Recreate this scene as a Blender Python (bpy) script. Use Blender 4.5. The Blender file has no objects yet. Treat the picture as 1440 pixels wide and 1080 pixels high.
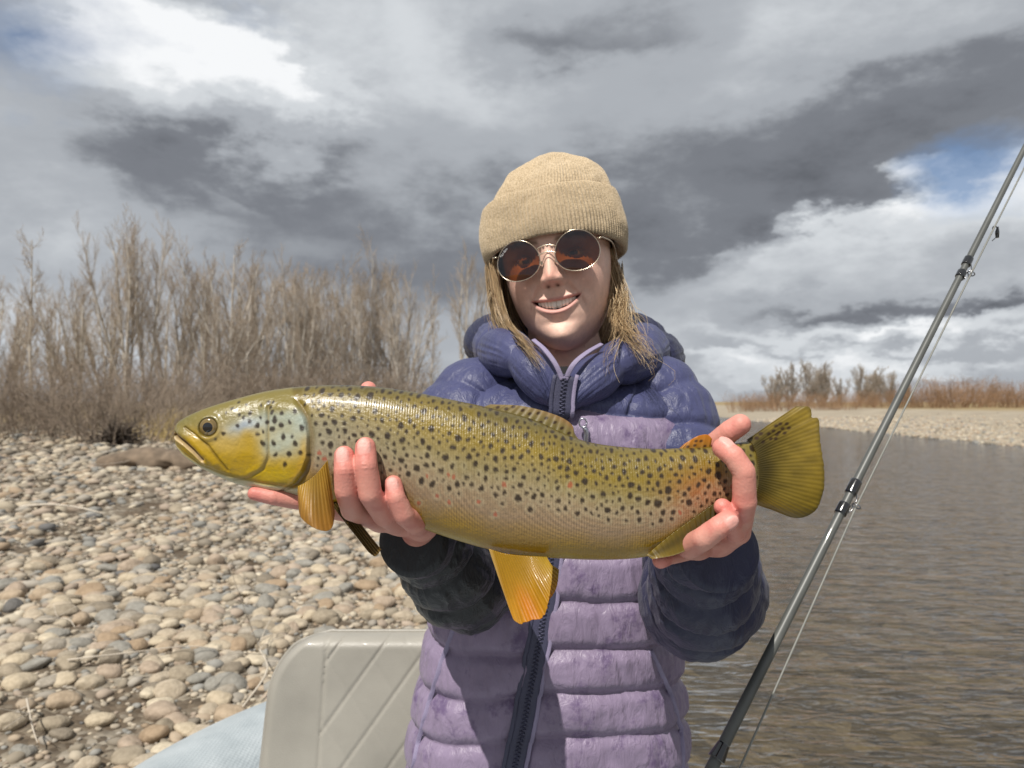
import bpy, bmesh, math, random
import numpy as np
from mathutils import Vector, Matrix, Euler
from mathutils.bvhtree import BVHTree

random.seed(7); RNG = np.random.default_rng(7)
scene = bpy.context.scene
C = scene.collection

# ------------------------------------------------------------------ camera
F = 1082.0; HOR = 565.0; CAMZ = 1.45
cam_d = bpy.data.cameras.new('camera'); cam = bpy.data.objects.new('camera', cam_d); C.objects.link(cam)
PITCH = math.atan((HOR - 540.0) / F)
cam.location = (0, 0, CAMZ); cam.rotation_euler = (math.pi / 2 + PITCH, 0, 0)
cam_d.sensor_width = 36.0; cam_d.lens = 36.0 * F / 1440.0
cam_d.clip_start = 0.05; cam_d.clip_end = 9000
cam_d.dof.use_dof = True; cam_d.dof.focus_distance = 0.70; cam_d.dof.aperture_fstop = 11.0
scene.camera = cam

def P(px, py, Y):
    """world point at depth Y whose place in the photograph is (px, py)"""
    dx = (px - 720.0) / F; dz = (540.0 - py) / F
    c, s = math.cos(PITCH), math.sin(PITCH)
    d = np.array([dx, c - dz * s, s + dz * c])
    d = d * (Y / d[1])
    return np.array([d[0], d[1], CAMZ + d[2]])

# ------------------------------------------------------------------ sky and sun
SUN_EL, SUN_AZ = math.radians(54), math.radians(205)     # azimuth clockwise from +y (ahead); the sun is behind the camera, to its left
sun_dir = Vector((math.sin(SUN_AZ) * math.cos(SUN_EL), math.cos(SUN_AZ) * math.cos(SUN_EL), math.sin(SUN_EL)))
world = bpy.data.worlds.new('World'); scene.world = world; world.use_nodes = True
wn = world.node_tree.nodes; wl = world.node_tree.links; wn.clear()
w_out = wn.new('ShaderNodeOutputWorld'); w_bg = wn.new('ShaderNodeBackground'); wl.new(w_bg.outputs[0], w_out.inputs[0])
w_bg.inputs[1].default_value = 0.10

def wmath(op, a, b=None, c=None, clamp=False):
    n = wn.new('ShaderNodeMath'); n.operation = op; n.use_clamp = clamp
    for i, v in enumerate((a, b, c)):
        if v is None: continue
        if isinstance(v, (int, float)): n.inputs[i].default_value = v
        else: wl.new(v, n.inputs[i])
    return n.outputs[0]

def build_sky():
    sky = wn.new('ShaderNodeTexSky'); sky.sky_type = 'NISHITA'; sky.sun_disc = False
    sky.sun_elevation = SUN_EL; sky.sun_rotation = SUN_AZ; sky.altitude = 1800; sky.ozone_density = 1.6
    tc = wn.new('ShaderNodeTexCoord'); sp = wn.new('ShaderNodeSeparateXYZ'); wl.new(tc.outputs['Generated'], sp.inputs[0])
    az = wmath('ARCTAN2', sp.outputs[0], sp.outputs[1]); el = wmath('ARCSINE', sp.outputs[2])
    # cloud coordinates: flattened towards the horizon
    cv = wn.new('ShaderNodeCombineXYZ')
    wl.new(sp.outputs[0], cv.inputs[0]); wl.new(sp.outputs[1], cv.inputs[1])
    wl.new(wmath('MULTIPLY', sp.outputs[2], 2.1), cv.inputs[2])
    def noise(scale, detail, rough, off, dist=0.0):
        mp = wn.new('ShaderNodeMapping'); wl.new(cv.outputs[0], mp.inputs[0]); mp.inputs['Location'].default_value = off
        n = wn.new('ShaderNodeTexNoise'); wl.new(mp.outputs[0], n.inputs['Vector'])
        n.inputs['Scale'].default_value = scale; n.inputs['Detail'].default_value = detail
        n.inputs['Roughness'].default_value = rough; n.inputs['Distortion'].default_value = dist
        return n.outputs['Fac']
    n1 = noise(3.2, 7, 0.58, (3.1, 1.2, 0.4), 0.3)
    n2 = noise(7.0, 7, 0.6, (8.1, 2.2, 5.4))
    n3 = noise(8.0, 6, 0.60, (1.7, 7.2, 2.4))
    n4 = noise(8.0, 6, 0.60, (6.7, 3.3, 9.4))
    wa = wmath('MULTIPLY', wmath('SUBTRACT', n3, 0.5), 0.17); wb = wmath('MULTIPLY', wmath('SUBTRACT', n4, 0.5), 0.14)
    az2 = wmath('ADD', az, wa); el2 = wmath('ADD', el, wb)
    wv = wn.new('ShaderNodeCombineXYZ'); wl.new(az2, wv.inputs[0]); wl.new(el2, wv.inputs[1])
    def blob(px, py, rx, ry, rot, amp, power=1.0, add=None):
        a0 = math.atan((px - 720) / F); e0 = math.atan((HOR - py) / F * math.cos(a0))
        mp = wn.new('ShaderNodeMapping'); mp.vector_type = 'TEXTURE'; wl.new(wv.outputs[0], mp.inputs[0])
        mp.inputs['Location'].default_value = (a0, e0, 0); mp.inputs['Rotation'].default_value = (0, 0, math.radians(rot))
        k = 2.4 / F; mp.inputs['Scale'].default_value = (rx * k, ry * k, 1)
        g = wn.new('ShaderNodeTexGradient'); g.gradient_type = 'QUADRATIC_SPHERE'; wl.new(mp.outputs[0], g.inputs[0])
        return wmath('MULTIPLY_ADD', g.outputs['Fac'], amp, 0.0 if add is None else add)
    # brightness field of the cloud deck: lit tops, grey undersides
    L = wmath('ADD', 0.60, wmath('MULTIPLY', wmath('SUBTRACT', n1, 0.5), 0.50))
    L = wmath('ADD', L, wmath('MULTIPLY', wmath('SUBTRACT', n2, 0.5), 0.36))
    for b in [(60, 300, 150, 110, 0, .10), (580, 60, 150, 90, 0, .13), (520, 380, 320, 60, 0, -.17), (330, 390, 260, 50, 0, -.10), (700, 150, 160, 50, -5, .08), (480, 150, 90, 60, 0, -.05),
              (1090, 400, 150, 30, 4, .20), (1000, 470, 170, 60, 0, .12)]:
        L = blob(*(b + (1.0,))[:7], add=L)
    def cloud(L, px, py, rx, ry, rot, top, bot, ytop, ybot, edge=.30, rag=.75, nz=.45):
        """one cloud with its own outline: bright towards ytop, grey towards ybot"""
        g = blob(px, py, rx, ry, rot, 1.0)
        m = wmath('ADD', g, wmath('MULTIPLY', wmath('SUBTRACT', n2, 0.5), rag * .8))
        mr = wn.new('ShaderNodeMapRange'); mr.interpolation_type = 'SMOOTHSTEP'; wl.new(m, mr.inputs[0]); mr.inputs[1].default_value = .10; mr.inputs[2].default_value = .10 + edge
        e0, e1 = math.atan((HOR - ybot) / F), math.atan((HOR - ytop) / F)
        t = wn.new('ShaderNodeMapRange'); t.interpolation_type = 'SMOOTHSTEP'; wl.new(wmath('ADD', el2, wmath('MULTIPLY', wmath('SUBTRACT', n1, 0.5), 0.16)), t.inputs[0])
        t.inputs[1].default_value = e0; t.inputs[2].default_value = e1; t.inputs[3].default_value = bot; t.inputs[4].default_value = top
        v = wmath('ADD', t.outputs[0], wmath('MULTIPLY', wmath('SUBTRACT', n2, 0.5), nz * 1.35))
        x = wn.new('ShaderNodeMix'); x.data_type = 'FLOAT'; wl.new(mr.outputs[0], x.inputs[0]); wl.new(L, x.inputs[2]); wl.new(v, x.inputs[3]); return x.outputs[0]
    L = cloud(L, 960, 275, 400, 105, 6, .46, .27, 180, 330, .50, .50, .50)
    L = cloud(L, 580, 295, 190, 50, -4, .54, .38, 220, 330, .55, .45, .42)
    L = cloud(L, 1310, 135, 290, 80, 12, .52, .30, 70, 200, .5, .45, .50)
    L = cloud(L, 840, 25, 170, 50, 6, .52, .40, -20, 60, .5, .45, .25)
    L = cloud(L, 295, 165, 160, 105, -14, 1.06, .30, 110, 285, .30, .62, .50)
    L = cloud(L, 340, 300, 50, 20, -30, .42, .36, 280, 320, .5, .9, .2)
    L = cloud(L, 1310, 345, 190, 62, 6, 1.02, .66, 300, 400, .22, .62, .35)
    L = cloud(L, 1395, 470, 120, 26, 4, .95, .62, 450, 500, .22, .6, .3)
    L = cloud(L, 1150, 516, 150, 18, 0, .92, .72, 500, 530, .25, .6, .3)
    for b in [(1200, 438, 140, 15, 0, -.34), (1400, 425, 120, 14, 0, -.30), (1200, 468, 160, 10, 2, .16), (1180, 490, 150, 11, 0, -.22)]:
        L = blob(*(b + (1.0,))[:7], add=L)
    ramp = wn.new('ShaderNodeValToRGB'); wl.new(L, ramp.inputs[0])
    cr = ramp.color_ramp; cr.interpolation = 'EASE'
    cr.elements[0].position = 0.05; cr.elements[0].color = (.095, .102, .118, 1)
    cr.elements[1].position = 1.05; cr.elements[1].color = (.93, .945, .96, 1)
    e = cr.elements.new(0.33); e.color = (.20, .213, .24, 1)
    e = cr.elements.new(0.56); e.color = (.42, .445, .48, 1)
    e = cr.elements.new(0.80); e.color = (.66, .69, .72, 1)
    # gaps of blue
    G = blob(1375, 235, 75, 45, 12, 1.15, 1.3)
    G = wmath('ADD', G, blob(25, 45, 130, 70, -8, .75)); G = wmath('ADD', G, blob(330, -5, 180, 26, -4, .45))
    G = wmath('ADD', G, wmath('MULTIPLY', wmath('SUBTRACT', n2, 0.5), 0.9))
    G = wmath('MULTIPLY', wmath('SUBTRACT', G, 0.22), 1.5, clamp=True)
    sc = wn.new('ShaderNodeMix'); sc.data_type = 'RGBA'; sc.blend_type = 'MULTIPLY'; sc.inputs[0].default_value = 1
    wl.new(ramp.outputs[0], sc.inputs[6]); sc.inputs[7].default_value = (10, 10, 10, 1)
    mx = wn.new('ShaderNodeMix'); mx.data_type = 'RGBA'
    wl.new(wmath('MULTIPLY', G, 0.85), mx.inputs[0]); wl.new(sc.outputs[2], mx.inputs[6]); wl.new(sky.outputs[0], mx.inputs[7])
    wl.new(mx.outputs[2], w_bg.inputs[0])
build_sky()

sd = bpy.data.lights.new('sun', 'SUN'); sd.energy = 5.0; sd.angle = math.radians(0.6); sd.color = (1.0, .955, .88)
so = bpy.data.objects.new('sun', sd); C.objects.link(so); so.rotation_euler = sun_dir.to_track_quat('Z', 'Y').to_euler()
scene.view_settings.view_transform = 'Standard'; scene.view_settings.look = 'None'; scene.view_settings.gamma = 1.0
scene.view_settings.use_curve_mapping = False; scene.view_settings.exposure = 0.0
scene.cycles.use_denoising = True
scene.cycles.max_bounces = 6; scene.cycles.diffuse_bounces = 3; scene.cycles.glossy_bounces = 3; world.cycles.sampling_method = 'MANUAL'; world.cycles.sample_map_resolution = 512; scene.cycles.transparent_max_bounces = 24
scene.cycles.caustics_reflective = False; scene.cycles.caustics_refractive = False

# ------------------------------------------------------------------ helpers
def srgb(r, g, b):
    f = lambda c: (c / 255 / 12.92) if c / 255 <= .04045 else ((c / 255 + .055) / 1.055) ** 2.4
    return np.array([f(r), f(g), f(b)])
def ss(a, b, x): 
    t = np.clip((x - a) / (b - a), 0, 1); return t * t * (3 - 2 * t)
def gs(x, s): return np.exp(-(x / s) ** 2)
def _hash(i, j, k, seed):
    n = (i * 374761393 + j * 668265263 + k * 2147483647 + seed * 144665 ) & 0xffffffff
    n = ((n ^ (n >> 13)) * 1274126177) & 0xffffffff
    n = ((n ^ (n >> 16)) * 2246822519) & 0xffffffff
    return ((n ^ (n >> 15)) & 0xffffff) / float(0xffffff)
def vn(p, seed=0):
    """smooth value noise in -1..1 at points p (N,3)"""
    p = np.asarray(p, float); i = np.floor(p).astype(np.int64); f = p - i; u = f * f * f * (f * (f * 6 - 15) + 10)
    r = 0
    for dx in (0, 1):
        for dy in (0, 1):
            for dz in (0, 1):
                w = (u[..., 0] if dx else 1 - u[..., 0]) * (u[..., 1] if dy else 1 - u[..., 1]) * (u[..., 2] if dz else 1 - u[..., 2])
                r = r + w * _hash(i[..., 0] + dx, i[..., 1] + dy, i[..., 2] + dz, seed)
    return r * 2 - 1
def fbm(p, oct=4, seed=0, gain=.5):
    r = 0; a = 1; t = 0
    for o in range(oct):
        r = r + a * vn(np.asarray(p) * (2 ** o) + 17.3 * o, seed + o); t += a; a *= gain
    return r / t
def cr_path(pts, n):
    """Catmull-Rom through pts, n samples evenly by length; pts may carry extra columns"""
    pts = np.asarray(pts, float); q = np.vstack([2 * pts[0] - pts[1], pts, 2 * pts[-1] - pts[-2]])
    out = []
    for i in range(1, len(q) - 2):
        t = np.linspace(0, 1, 40, endpoint=False)[:, None]
        p0, p1, p2, p3 = q[i - 1], q[i], q[i + 1], q[i + 2]
        out.append(.5 * (2 * p1 + (p2 - p0) * t + (2 * p0 - 5 * p1 + 4 * p2 - p3) * t ** 2 + (3 * p1 - p0 - 3 * p2 + p3) * t ** 3))
    out = np.vstack(out + [pts[-1:]])
    d = np.r_[0, np.cumsum(np.linalg.norm(np.diff(out[:, :3], axis=0), axis=1))]
    s = np.linspace(0, d[-1], n)
    return np.stack([np.interp(s, d, out[:, k]) for k in range(out.shape[1])], 1)
def frames(path):
    t = np.gradient(path, axis=0); t /= np.linalg.norm(t, axis=1)[:, None] + 1e-12
    n = np.zeros_like(t); up = np.array([0, 0, 1.]) if abs(t[0, 2]) < .9 else np.array([0, -1., 0])
    v = up - t[0] * up.dot(t[0]); n[0] = v / np.linalg.norm(v)
    for i in range(1, len(t)):
        v = n[i - 1] - t[i] * n[i - 1].dot(t[i]); n[i] = v / (np.linalg.norm(v) + 1e-12)
    return t, n, np.cross(t, n)

def new_mesh(name, V, Fc, cols=None, smooth=True, mats=(), fmat=None):
    """V (N,3); Fc (M,k) array or list of arrays with different k"""
    V = np.asarray(V, np.float32)
    Fs = [np.asarray(f, np.int32) for f in (Fc if isinstance(Fc, list) else [Fc]) if len(f)]
    me = bpy.data.meshes.new(name)
    me.vertices.add(len(V)); me.vertices.foreach_set('co', V.ravel())
    nl = sum(f.size for f in Fs); npoly = sum(len(f) for f in Fs)
    me.loops.add(nl); me.polygons.add(npoly)
    me.loops.foreach_set('vertex_index', np.concatenate([f.ravel() for f in Fs]))
    tot = np.concatenate([np.full(len(f), f.shape[1], np.int32) for f in Fs])
    st = np.r_[0, np.cumsum(tot)[:-1]].astype(np.int32)
    me.polygons.foreach_set('loop_start', st); me.polygons.foreach_set('loop_total', tot)
    if smooth: me.polygons.foreach_set('use_smooth', np.ones(npoly, bool))
    for m in mats: me.materials.append(m)
    if fmat is not None: me.polygons.foreach_set('material_index', np.asarray(fmat, np.int32))
    me.update(calc_edges=True)
    if cols is not None: set_cols(me, cols)
    me.validate()
    return me
def set_cols(me, cols):
    a = me.color_attributes.new('Col', 'FLOAT_COLOR', 'POINT')
    c = np.ones((len(me.vertices), 4), np.float32); c[:, :3] = cols
    a.data.foreach_set('color', c.ravel())
def link(name, me, parent=None):
    o = bpy.data.objects.new(name, me); C.objects.link(o)
    if parent is not None: o.parent = parent
    return o
def tag(o, label=None, cat=None, group=None, kind=None):
    if label: o['label'] = label
    if cat: o['category'] = cat
    if group: o['group'] = group
    if kind: o['kind'] = kind
    return o
def empty(name, loc=(0, 0, 0)):
    o = bpy.data.objects.new(name, None); C.objects.link(o); o.location = loc; return o
def grid_faces(n, m, closed=True, off=0):
    """quads of n rings with m points each"""
    i = np.arange(n - 1)[:, None]; j = np.arange(m if closed else m - 1)[None, :]; k = (j + 1) % m
    return np.stack([i * m + j, i * m + k, (i + 1) * m + k, (i + 1) * m + j], -1).reshape(-1, 4) + off
def loft(R, closed=True, cap=True):
    """R (n,m,3) -> V, list of faces with end fans"""
    n, m, _ = R.shape; V = R.reshape(-1, 3); Fq = grid_faces(n, m, closed); Ft = []
    if cap and closed:
        V = np.vstack([V, R[0].mean(0), R[-1].mean(0)]); a, b = n * m, n * m + 1
        j = np.arange(m); k = (j + 1) % m
        Ft = np.vstack([np.stack([k, j, np.full(m, a)], 1), np.stack([(n - 1) * m + j, (n - 1) * m + k, np.full(m, b)], 1)])
    return V, ([Fq, Ft] if len(Ft) else [Fq])
def tube(path, rad, sides=8, cap=True):
    path = np.asarray(path, float); rad = np.broadcast_to(np.asarray(rad, float), (len(path),))
    t, n, b = frames(path); a = np.linspace(0, 2 * np.pi, sides, endpoint=False)
    R = path[:, None] + rad[:, None, None] * (np.cos(a)[None, :, None] * n[:, None] + np.sin(a)[None, :, None] * b[:, None])
    return loft(R, True, cap)
class MB:
    def __init__(s): s.V = []; s.Q = []; s.T = []; s.n = 0; s.c = []
    def add(s, V, Fs, col=None):
        for f in Fs:
            f = np.asarray(f)
            if len(f): (s.Q if f.shape[1] == 4 else s.T).append(f + s.n)
        s.V.append(np.asarray(V)); s.n += len(V)
        if col is not None: s.c.append(np.broadcast_to(col, (len(V), 3)))
    def mesh(s, name, mats, smooth=True):
        Fs = ([np.vstack(s.Q)] if s.Q else []) + ([np.vstack(s.T)] if s.T else [])
        return new_mesh(name, np.vstack(s.V), Fs, np.vstack(s.c) if s.c else None, smooth, mats)
def tube_obj(name, path, rad, mat, parent=None, sides=8):
    V, Fs = tube(path, rad, sides); return link(name, new_mesh(name, V, Fs, None, True, [mat]), parent)
def rbox(name, size, mat, loc=(0, 0, 0), rot=(0, 0, 0), bev=.01, parent=None, seg=3):
    bm = bmesh.new(); bmesh.ops.create_cube(bm, size=1)
    for v in bm.verts: v.co = Vector((v.co.x * size[0], v.co.y * size[1], v.co.z * size[2]))
    bmesh.ops.bevel(bm, geom=bm.edges[:], offset=bev, segments=seg, profile=.5, affect='EDGES')
    me = bpy.data.meshes.new(name); bm.to_mesh(me); bm.free()
    me.polygons.foreach_set('use_smooth', np.ones(len(me.polygons), bool)); me.materials.append(mat)
    o = link(name, me, parent); o.location = loc; o.rotation_euler = rot; return o

def smin(a, b, k):
    h = np.clip(.5 + .5 * (b - a) / k, 0, 1); return b * (1 - h) + a * h - k * h * (1 - h)
def sd_cone(p, a, b, ra, rb):
    a = np.asarray(a, np.float32); b = np.asarray(b, np.float32); ba = b - a; pa = p - a
    h = np.clip((pa @ ba) / (ba @ ba), 0, 1)
    return np.linalg.norm(pa - h[..., None] * ba, axis=-1) - (ra + (rb - ra) * h)
def sd_chain(p, pts, k=.004):
    d = None
    for (a, ra), (b, rb) in zip(pts[:-1], pts[1:]):
        e = sd_cone(p, a, b, ra, rb); d = e if d is None else smin(d, e, k)
    return d
def sd_ell(p, c, r, M=None):
    q = p - np.asarray(c, np.float32)
    if M is not None: q = q @ np.asarray(M, np.float32)
    r = np.asarray(r, np.float32)
    k0 = np.linalg.norm(q / r, axis=-1); k1 = np.linalg.norm(q / (r * r), axis=-1)
    return k0 * (k0 - 1) / (k1 + 1e-9)
def surface_nets(fn, lo, hi, h):
    lo = np.asarray(lo, float); n = np.ceil((np.asarray(hi) - lo) / h).astype(int) + 1
    ax = [lo[i] + h * np.arange(n[i]) for i in range(3)]
    # coarse pass over blocks, then only the blocks the surface may cross
    B = 6; nb = -(-n // B); bi = np.stack(np.meshgrid(*[np.arange(k) for k in nb], indexing='ij'), -1).reshape(-1, 3)
    ctr = (lo + h * (bi * B + (B - 1) / 2)).astype(np.float32); dc = fn(ctr); pad = np.empty(nb * B, np.float32)
    near = np.abs(dc) < h * B * 1.25; pb = pad.reshape(nb[0], B, nb[1], B, nb[2], B).transpose(0, 2, 4, 1, 3, 5)
    pb[bi[~near, 0], bi[~near, 1], bi[~near, 2]] = dc[~near][:, None, None, None]
    o = np.stack(np.meshgrid(*[np.arange(B)] * 3, indexing='ij'), -1); sel = bi[near]
    for k in range(0, len(sel), 2000):
        q = sel[k:k + 2000]; p = (lo + h * (q[:, None, None, None] * B + o[None])).astype(np.float32)
        pb[q[:, 0], q[:, 1], q[:, 2]] = fn(p)
    val = pad[:n[0], :n[1], :n[2]]
    s = val < 0
    cn = np.array([[i, j, k] for i in (0, 1) for j in (0, 1) for k in (0, 1)])
    m = np.array(n) - 1
    cnt = np.zeros(m, np.int8)
    for c in cn: cnt += s[c[0]:c[0] + m[0], c[1]:c[1] + m[1], c[2]:c[2] + m[2]]
    act = (cnt > 0) & (cnt < 8); ijk = np.argwhere(act); idx = np.full(m, -1, np.int64); idx[act] = np.arange(len(ijk))
    cv = np.stack([val[ijk[:, 0] + c[0], ijk[:, 1] + c[1], ijk[:, 2] + c[2]] for c in cn], 1)
    acc = np.zeros((len(ijk), 3)); w = np.zeros(len(ijk))
    for a in range(8):
        for b in range(a + 1, 8):
            if np.abs(cn[a] - cn[b]).sum() != 1: continue
            va, vb = cv[:, a], cv[:, b]; x = (va < 0) != (vb < 0)
            t = np.where(x, va / np.where(x, va - vb, 1), 0)
            acc += x[:, None] * (cn[a] + t[:, None] * (cn[b] - cn[a])); w += x
    V = lo + h * (ijk + acc / w[:, None])
    Fs = []
    for d in range(3):
        e1, e2 = (d + 1) % 3, (d + 2) % 3
        sl0 = [slice(None)] * 3; sl1 = [slice(None)] * 3; sl0[d] = slice(0, -1); sl1[d] = slice(1, None)
        A = s[tuple(sl0)]; B = s[tuple(sl1)]; e = np.argwhere(A != B)
        e = e[(e[:, e1] > 0) & (e[:, e2] > 0) & (e[:, e1] < n[e1] - 1) & (e[:, e2] < n[e2] - 1)]
        if not len(e): continue
        q = []
        for o1, o2 in ((1, 1), (0, 1), (0, 0), (1, 0)):
            c = e.copy(); c[:, e1] -= o1; c[:, e2] -= o2; q.append(idx[c[:, 0], c[:, 1], c[:, 2]])
        q = np.stack(q, 1); flip = ~A[e[:, 0], e[:, 1], e[:, 2]]; q[flip] = q[flip][:, ::-1]; Fs.append(q)
    return V, np.vstack(Fs)

# ------------------------------------------------------------------ materials
def mat_new(name):
    m = bpy.data.materials.new(name); m.use_nodes = True
    return m, m.node_tree.nodes, m.node_tree.links, m.node_tree.nodes['Principled BSDF']
def nd(N, t, **kw):
    n = N.new(t)
    for k, v in kw.items():
        if k in n.inputs: n.inputs[k].default_value = v
        else: setattr(n, k, v)
    return n
def rgba(c): return (float(c[0]), float(c[1]), float(c[2]), 1.0)
def simple_mat(name, col, rough=.5, metal=0, var=.12, scale=40, bump=0, bscale=200, spec=.5, coat=0, sheen=0):
    """one colour with uneven tone and fine relief"""
    m, N, L, b = mat_new(name)
    tc = nd(N, 'ShaderNodeTexCoord'); nz = nd(N, 'ShaderNodeTexNoise', Scale=scale, Detail=5.0); L.new(tc.outputs['Object'], nz.inputs['Vector'])
    rp = nd(N, 'ShaderNodeValToRGB'); L.new(nz.outputs['Fac'], rp.inputs[0])
    c = np.asarray(col, float); rp.color_ramp.elements[0].position = .3; rp.color_ramp.elements[1].position = .7
    rp.color_ramp.elements[0].color = rgba(c * (1 - var)); rp.color_ramp.elements[1].color = rgba(np.minimum(c * (1 + var), 1))
    L.new(rp.outputs[0], b.inputs['Base Color'])
    b.inputs['Roughness'].default_value = rough; b.inputs['Metallic'].default_value = metal
    b.inputs['Specular IOR Level'].default_value = spec; b.inputs['Coat Weight'].default_value = coat
    b.inputs['Sheen Weight'].default_value = sheen
    if bump:
        n2 = nd(N, 'ShaderNodeTexNoise', Scale=bscale, Detail=4.0); L.new(tc.outputs['Object'], n2.inputs['Vector'])
        bp = nd(N, 'ShaderNodeBump', Strength=bump, Distance=.002); L.new(n2.outputs['Fac'], bp.inputs['Height']); L.new(bp.outputs[0], b.inputs['Normal'])
    return m
def col_mat(name, rough=.5, spec=.5, coat=0, coat_rough=.05, sss=0, sssr=(.01, .004, .002), bump=0, bscale=600, transl=0, sheen=0, bdist=.0006):
    """colour from the mesh's own colour attribute"""
    m, N, L, b = mat_new(name)
    a = nd(N, 'ShaderNodeVertexColor', layer_name='Col'); L.new(a.outputs[0], b.inputs['Base Color'])
    b.inputs['Roughness'].default_value = rough; b.inputs['Specular IOR Level'].default_value = spec
    b.inputs['Coat Weight'].default_value = coat; b.inputs['Coat Roughness'].default_value = coat_rough; b.inputs['Sheen Weight'].default_value = sheen
    if sss:
        b.inputs['Subsurface Weight'].default_value = sss; b.inputs['Subsurface Radius'].default_value = sssr; b.inputs['Subsurface Scale'].default_value = 1.0
    if bump:
        tc = nd(N, 'ShaderNodeTexCoord'); n2 = nd(N, 'ShaderNodeTexNoise', Scale=bscale, Detail=4.0); L.new(tc.outputs['Object'], n2.inputs['Vector'])
        bp = nd(N, 'ShaderNodeBump', Strength=bump, Distance=bdist); L.new(n2.outputs['Fac'], bp.inputs['Height']); L.new(bp.outputs[0], b.inputs['Normal'])
    if transl:
        t = nd(N, 'ShaderNodeBsdfTranslucent'); L.new(a.outputs[0], t.inputs[0]); mx = nd(N, 'ShaderNodeMixShader'); mx.inputs[0].default_value = transl
        L.new(b.outputs[0], mx.inputs[1]); L.new(t.outputs[0], mx.inputs[2]); L.new(mx.outputs[0], N['Material Output'].inputs[0])
    return m
def nylon(name, col, dark, stain=0, rough=.42):
    m, N, L, b = mat_new(name)
    tc = nd(N, 'ShaderNodeTexCoord')
    n1 = nd(N, 'ShaderNodeTexNoise', Scale=26.0, Detail=6.0, Roughness=.6); L.new(tc.outputs['Object'], n1.inputs['Vector'])
    rp = nd(N, 'ShaderNodeValToRGB'); L.new(n1.outputs['Fac'], rp.inputs[0])
    rp.color_ramp.elements[0].position = .3; rp.color_ramp.elements[0].color = rgba(np.array(col) * .88)
    rp.color_ramp.elements[1].position = .7; rp.color_ramp.elements[1].color = rgba(np.array(col) * 1.1)
    src = rp.outputs[0]
    if stain:
        n3 = nd(N, 'ShaderNodeTexNoise', Scale=17.0, Detail=9.0, Roughness=.72); L.new(tc.outputs['Object'], n3.inputs['Vector'])
        r3 = nd(N, 'ShaderNodeValToRGB'); L.new(n3.outputs['Fac'], r3.inputs[0])
        r3.color_ramp.elements[0].position = .54; r3.color_ramp.elements[0].color = (0, 0, 0, 1)
        r3.color_ramp.elements[1].position = .64; r3.color_ramp.elements[1].color = (stain, stain, stain, 1)
        mx = nd(N, 'ShaderNodeMix', data_type='RGBA'); L.new(r3.outputs[0], mx.inputs[0]); L.new(src, mx.inputs[6]); mx.inputs[7].default_value = rgba(dark); src = mx.outputs[2]
    L.new(src, b.inputs['Base Color']); b.inputs['Roughness'].default_value = rough; b.inputs['Specular IOR Level'].default_value = .35; b.inputs['Sheen Weight'].default_value = .06
    mp = nd(N, 'ShaderNodeMapping'); L.new(tc.outputs['Object'], mp.inputs[0]); mp.inputs['Scale'].default_value = (1, 1, .38)
    n2 = nd(N, 'ShaderNodeTexNoise', Scale=70.0, Detail=4.0, Roughness=.6, Distortion=1.2); L.new(mp.outputs[0], n2.inputs['Vector'])
    bp = nd(N, 'ShaderNodeBump', Strength=.6, Distance=.005); L.new(n2.outputs['Fac'], bp.inputs['Height'])
    n4 = nd(N, 'ShaderNodeTexNoise', Scale=900.0, Detail=2.0); L.new(tc.outputs['Object'], n4.inputs['Vector'])
    b2 = nd(N, 'ShaderNodeBump', Strength=.25, Distance=.0004); L.new(n4.outputs['Fac'], b2.inputs['Height']); L.new(bp.outputs[0], b2.inputs['Normal'])
    L.new(b2.outputs[0], b.inputs['Normal'])
    return m

M_navy = nylon('navy_nylon', (.056, .061, .140), (.03, .03, .08), rough=.42)
M_navy_deep_shade = nylon('navy_nylon_deep_shade', (.0095, .010, .0135), (.005, .005, .01), rough=.36)  # near-black copy of the navy: shade painted into the image-left forearm
M_navy_dark = nylon('navy_nylon_shade', (.020, .022, .055), (.01, .01, .03))  # darker copy of the navy, with the lower sleeve's shade in its colour
M_lilac = nylon('lilac_nylon', (.235, .185, .275), (.10, .065, .145), stain=.85)
M_trim = simple_mat('lilac_tape', (.25, .215, .33), .6, bump=.4, bscale=900)
M_zip = simple_mat('zip_tape_navy', (.045, .045, .085), .55, bump=.3, bscale=900)
M_metal = simple_mat('zip_metal', (.45, .45, .5), .3, metal=1)
M_black = simple_mat('black_fabric', (.012, .012, .014), .8)
M_skin = col_mat('skin', .50, .38, sss=.06, sssr=(.006, .0025, .0015), bump=.6, bscale=520, bdist=.0006)
M_hair = col_mat('hair', .42, .5)
M_fish = col_mat('fish_skin', .36, .45, coat=.22, coat_rough=.14, bump=.5, bscale=330, bdist=.0012)
M_fin = col_mat('fin_skin', .40, .4, coat=.3, coat_rough=.15, transl=.42, bump=.3, bscale=300)
M_stone_v = col_mat('stone_loose', .82, .3, bump=.6, bscale=30, bdist=.006)

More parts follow.
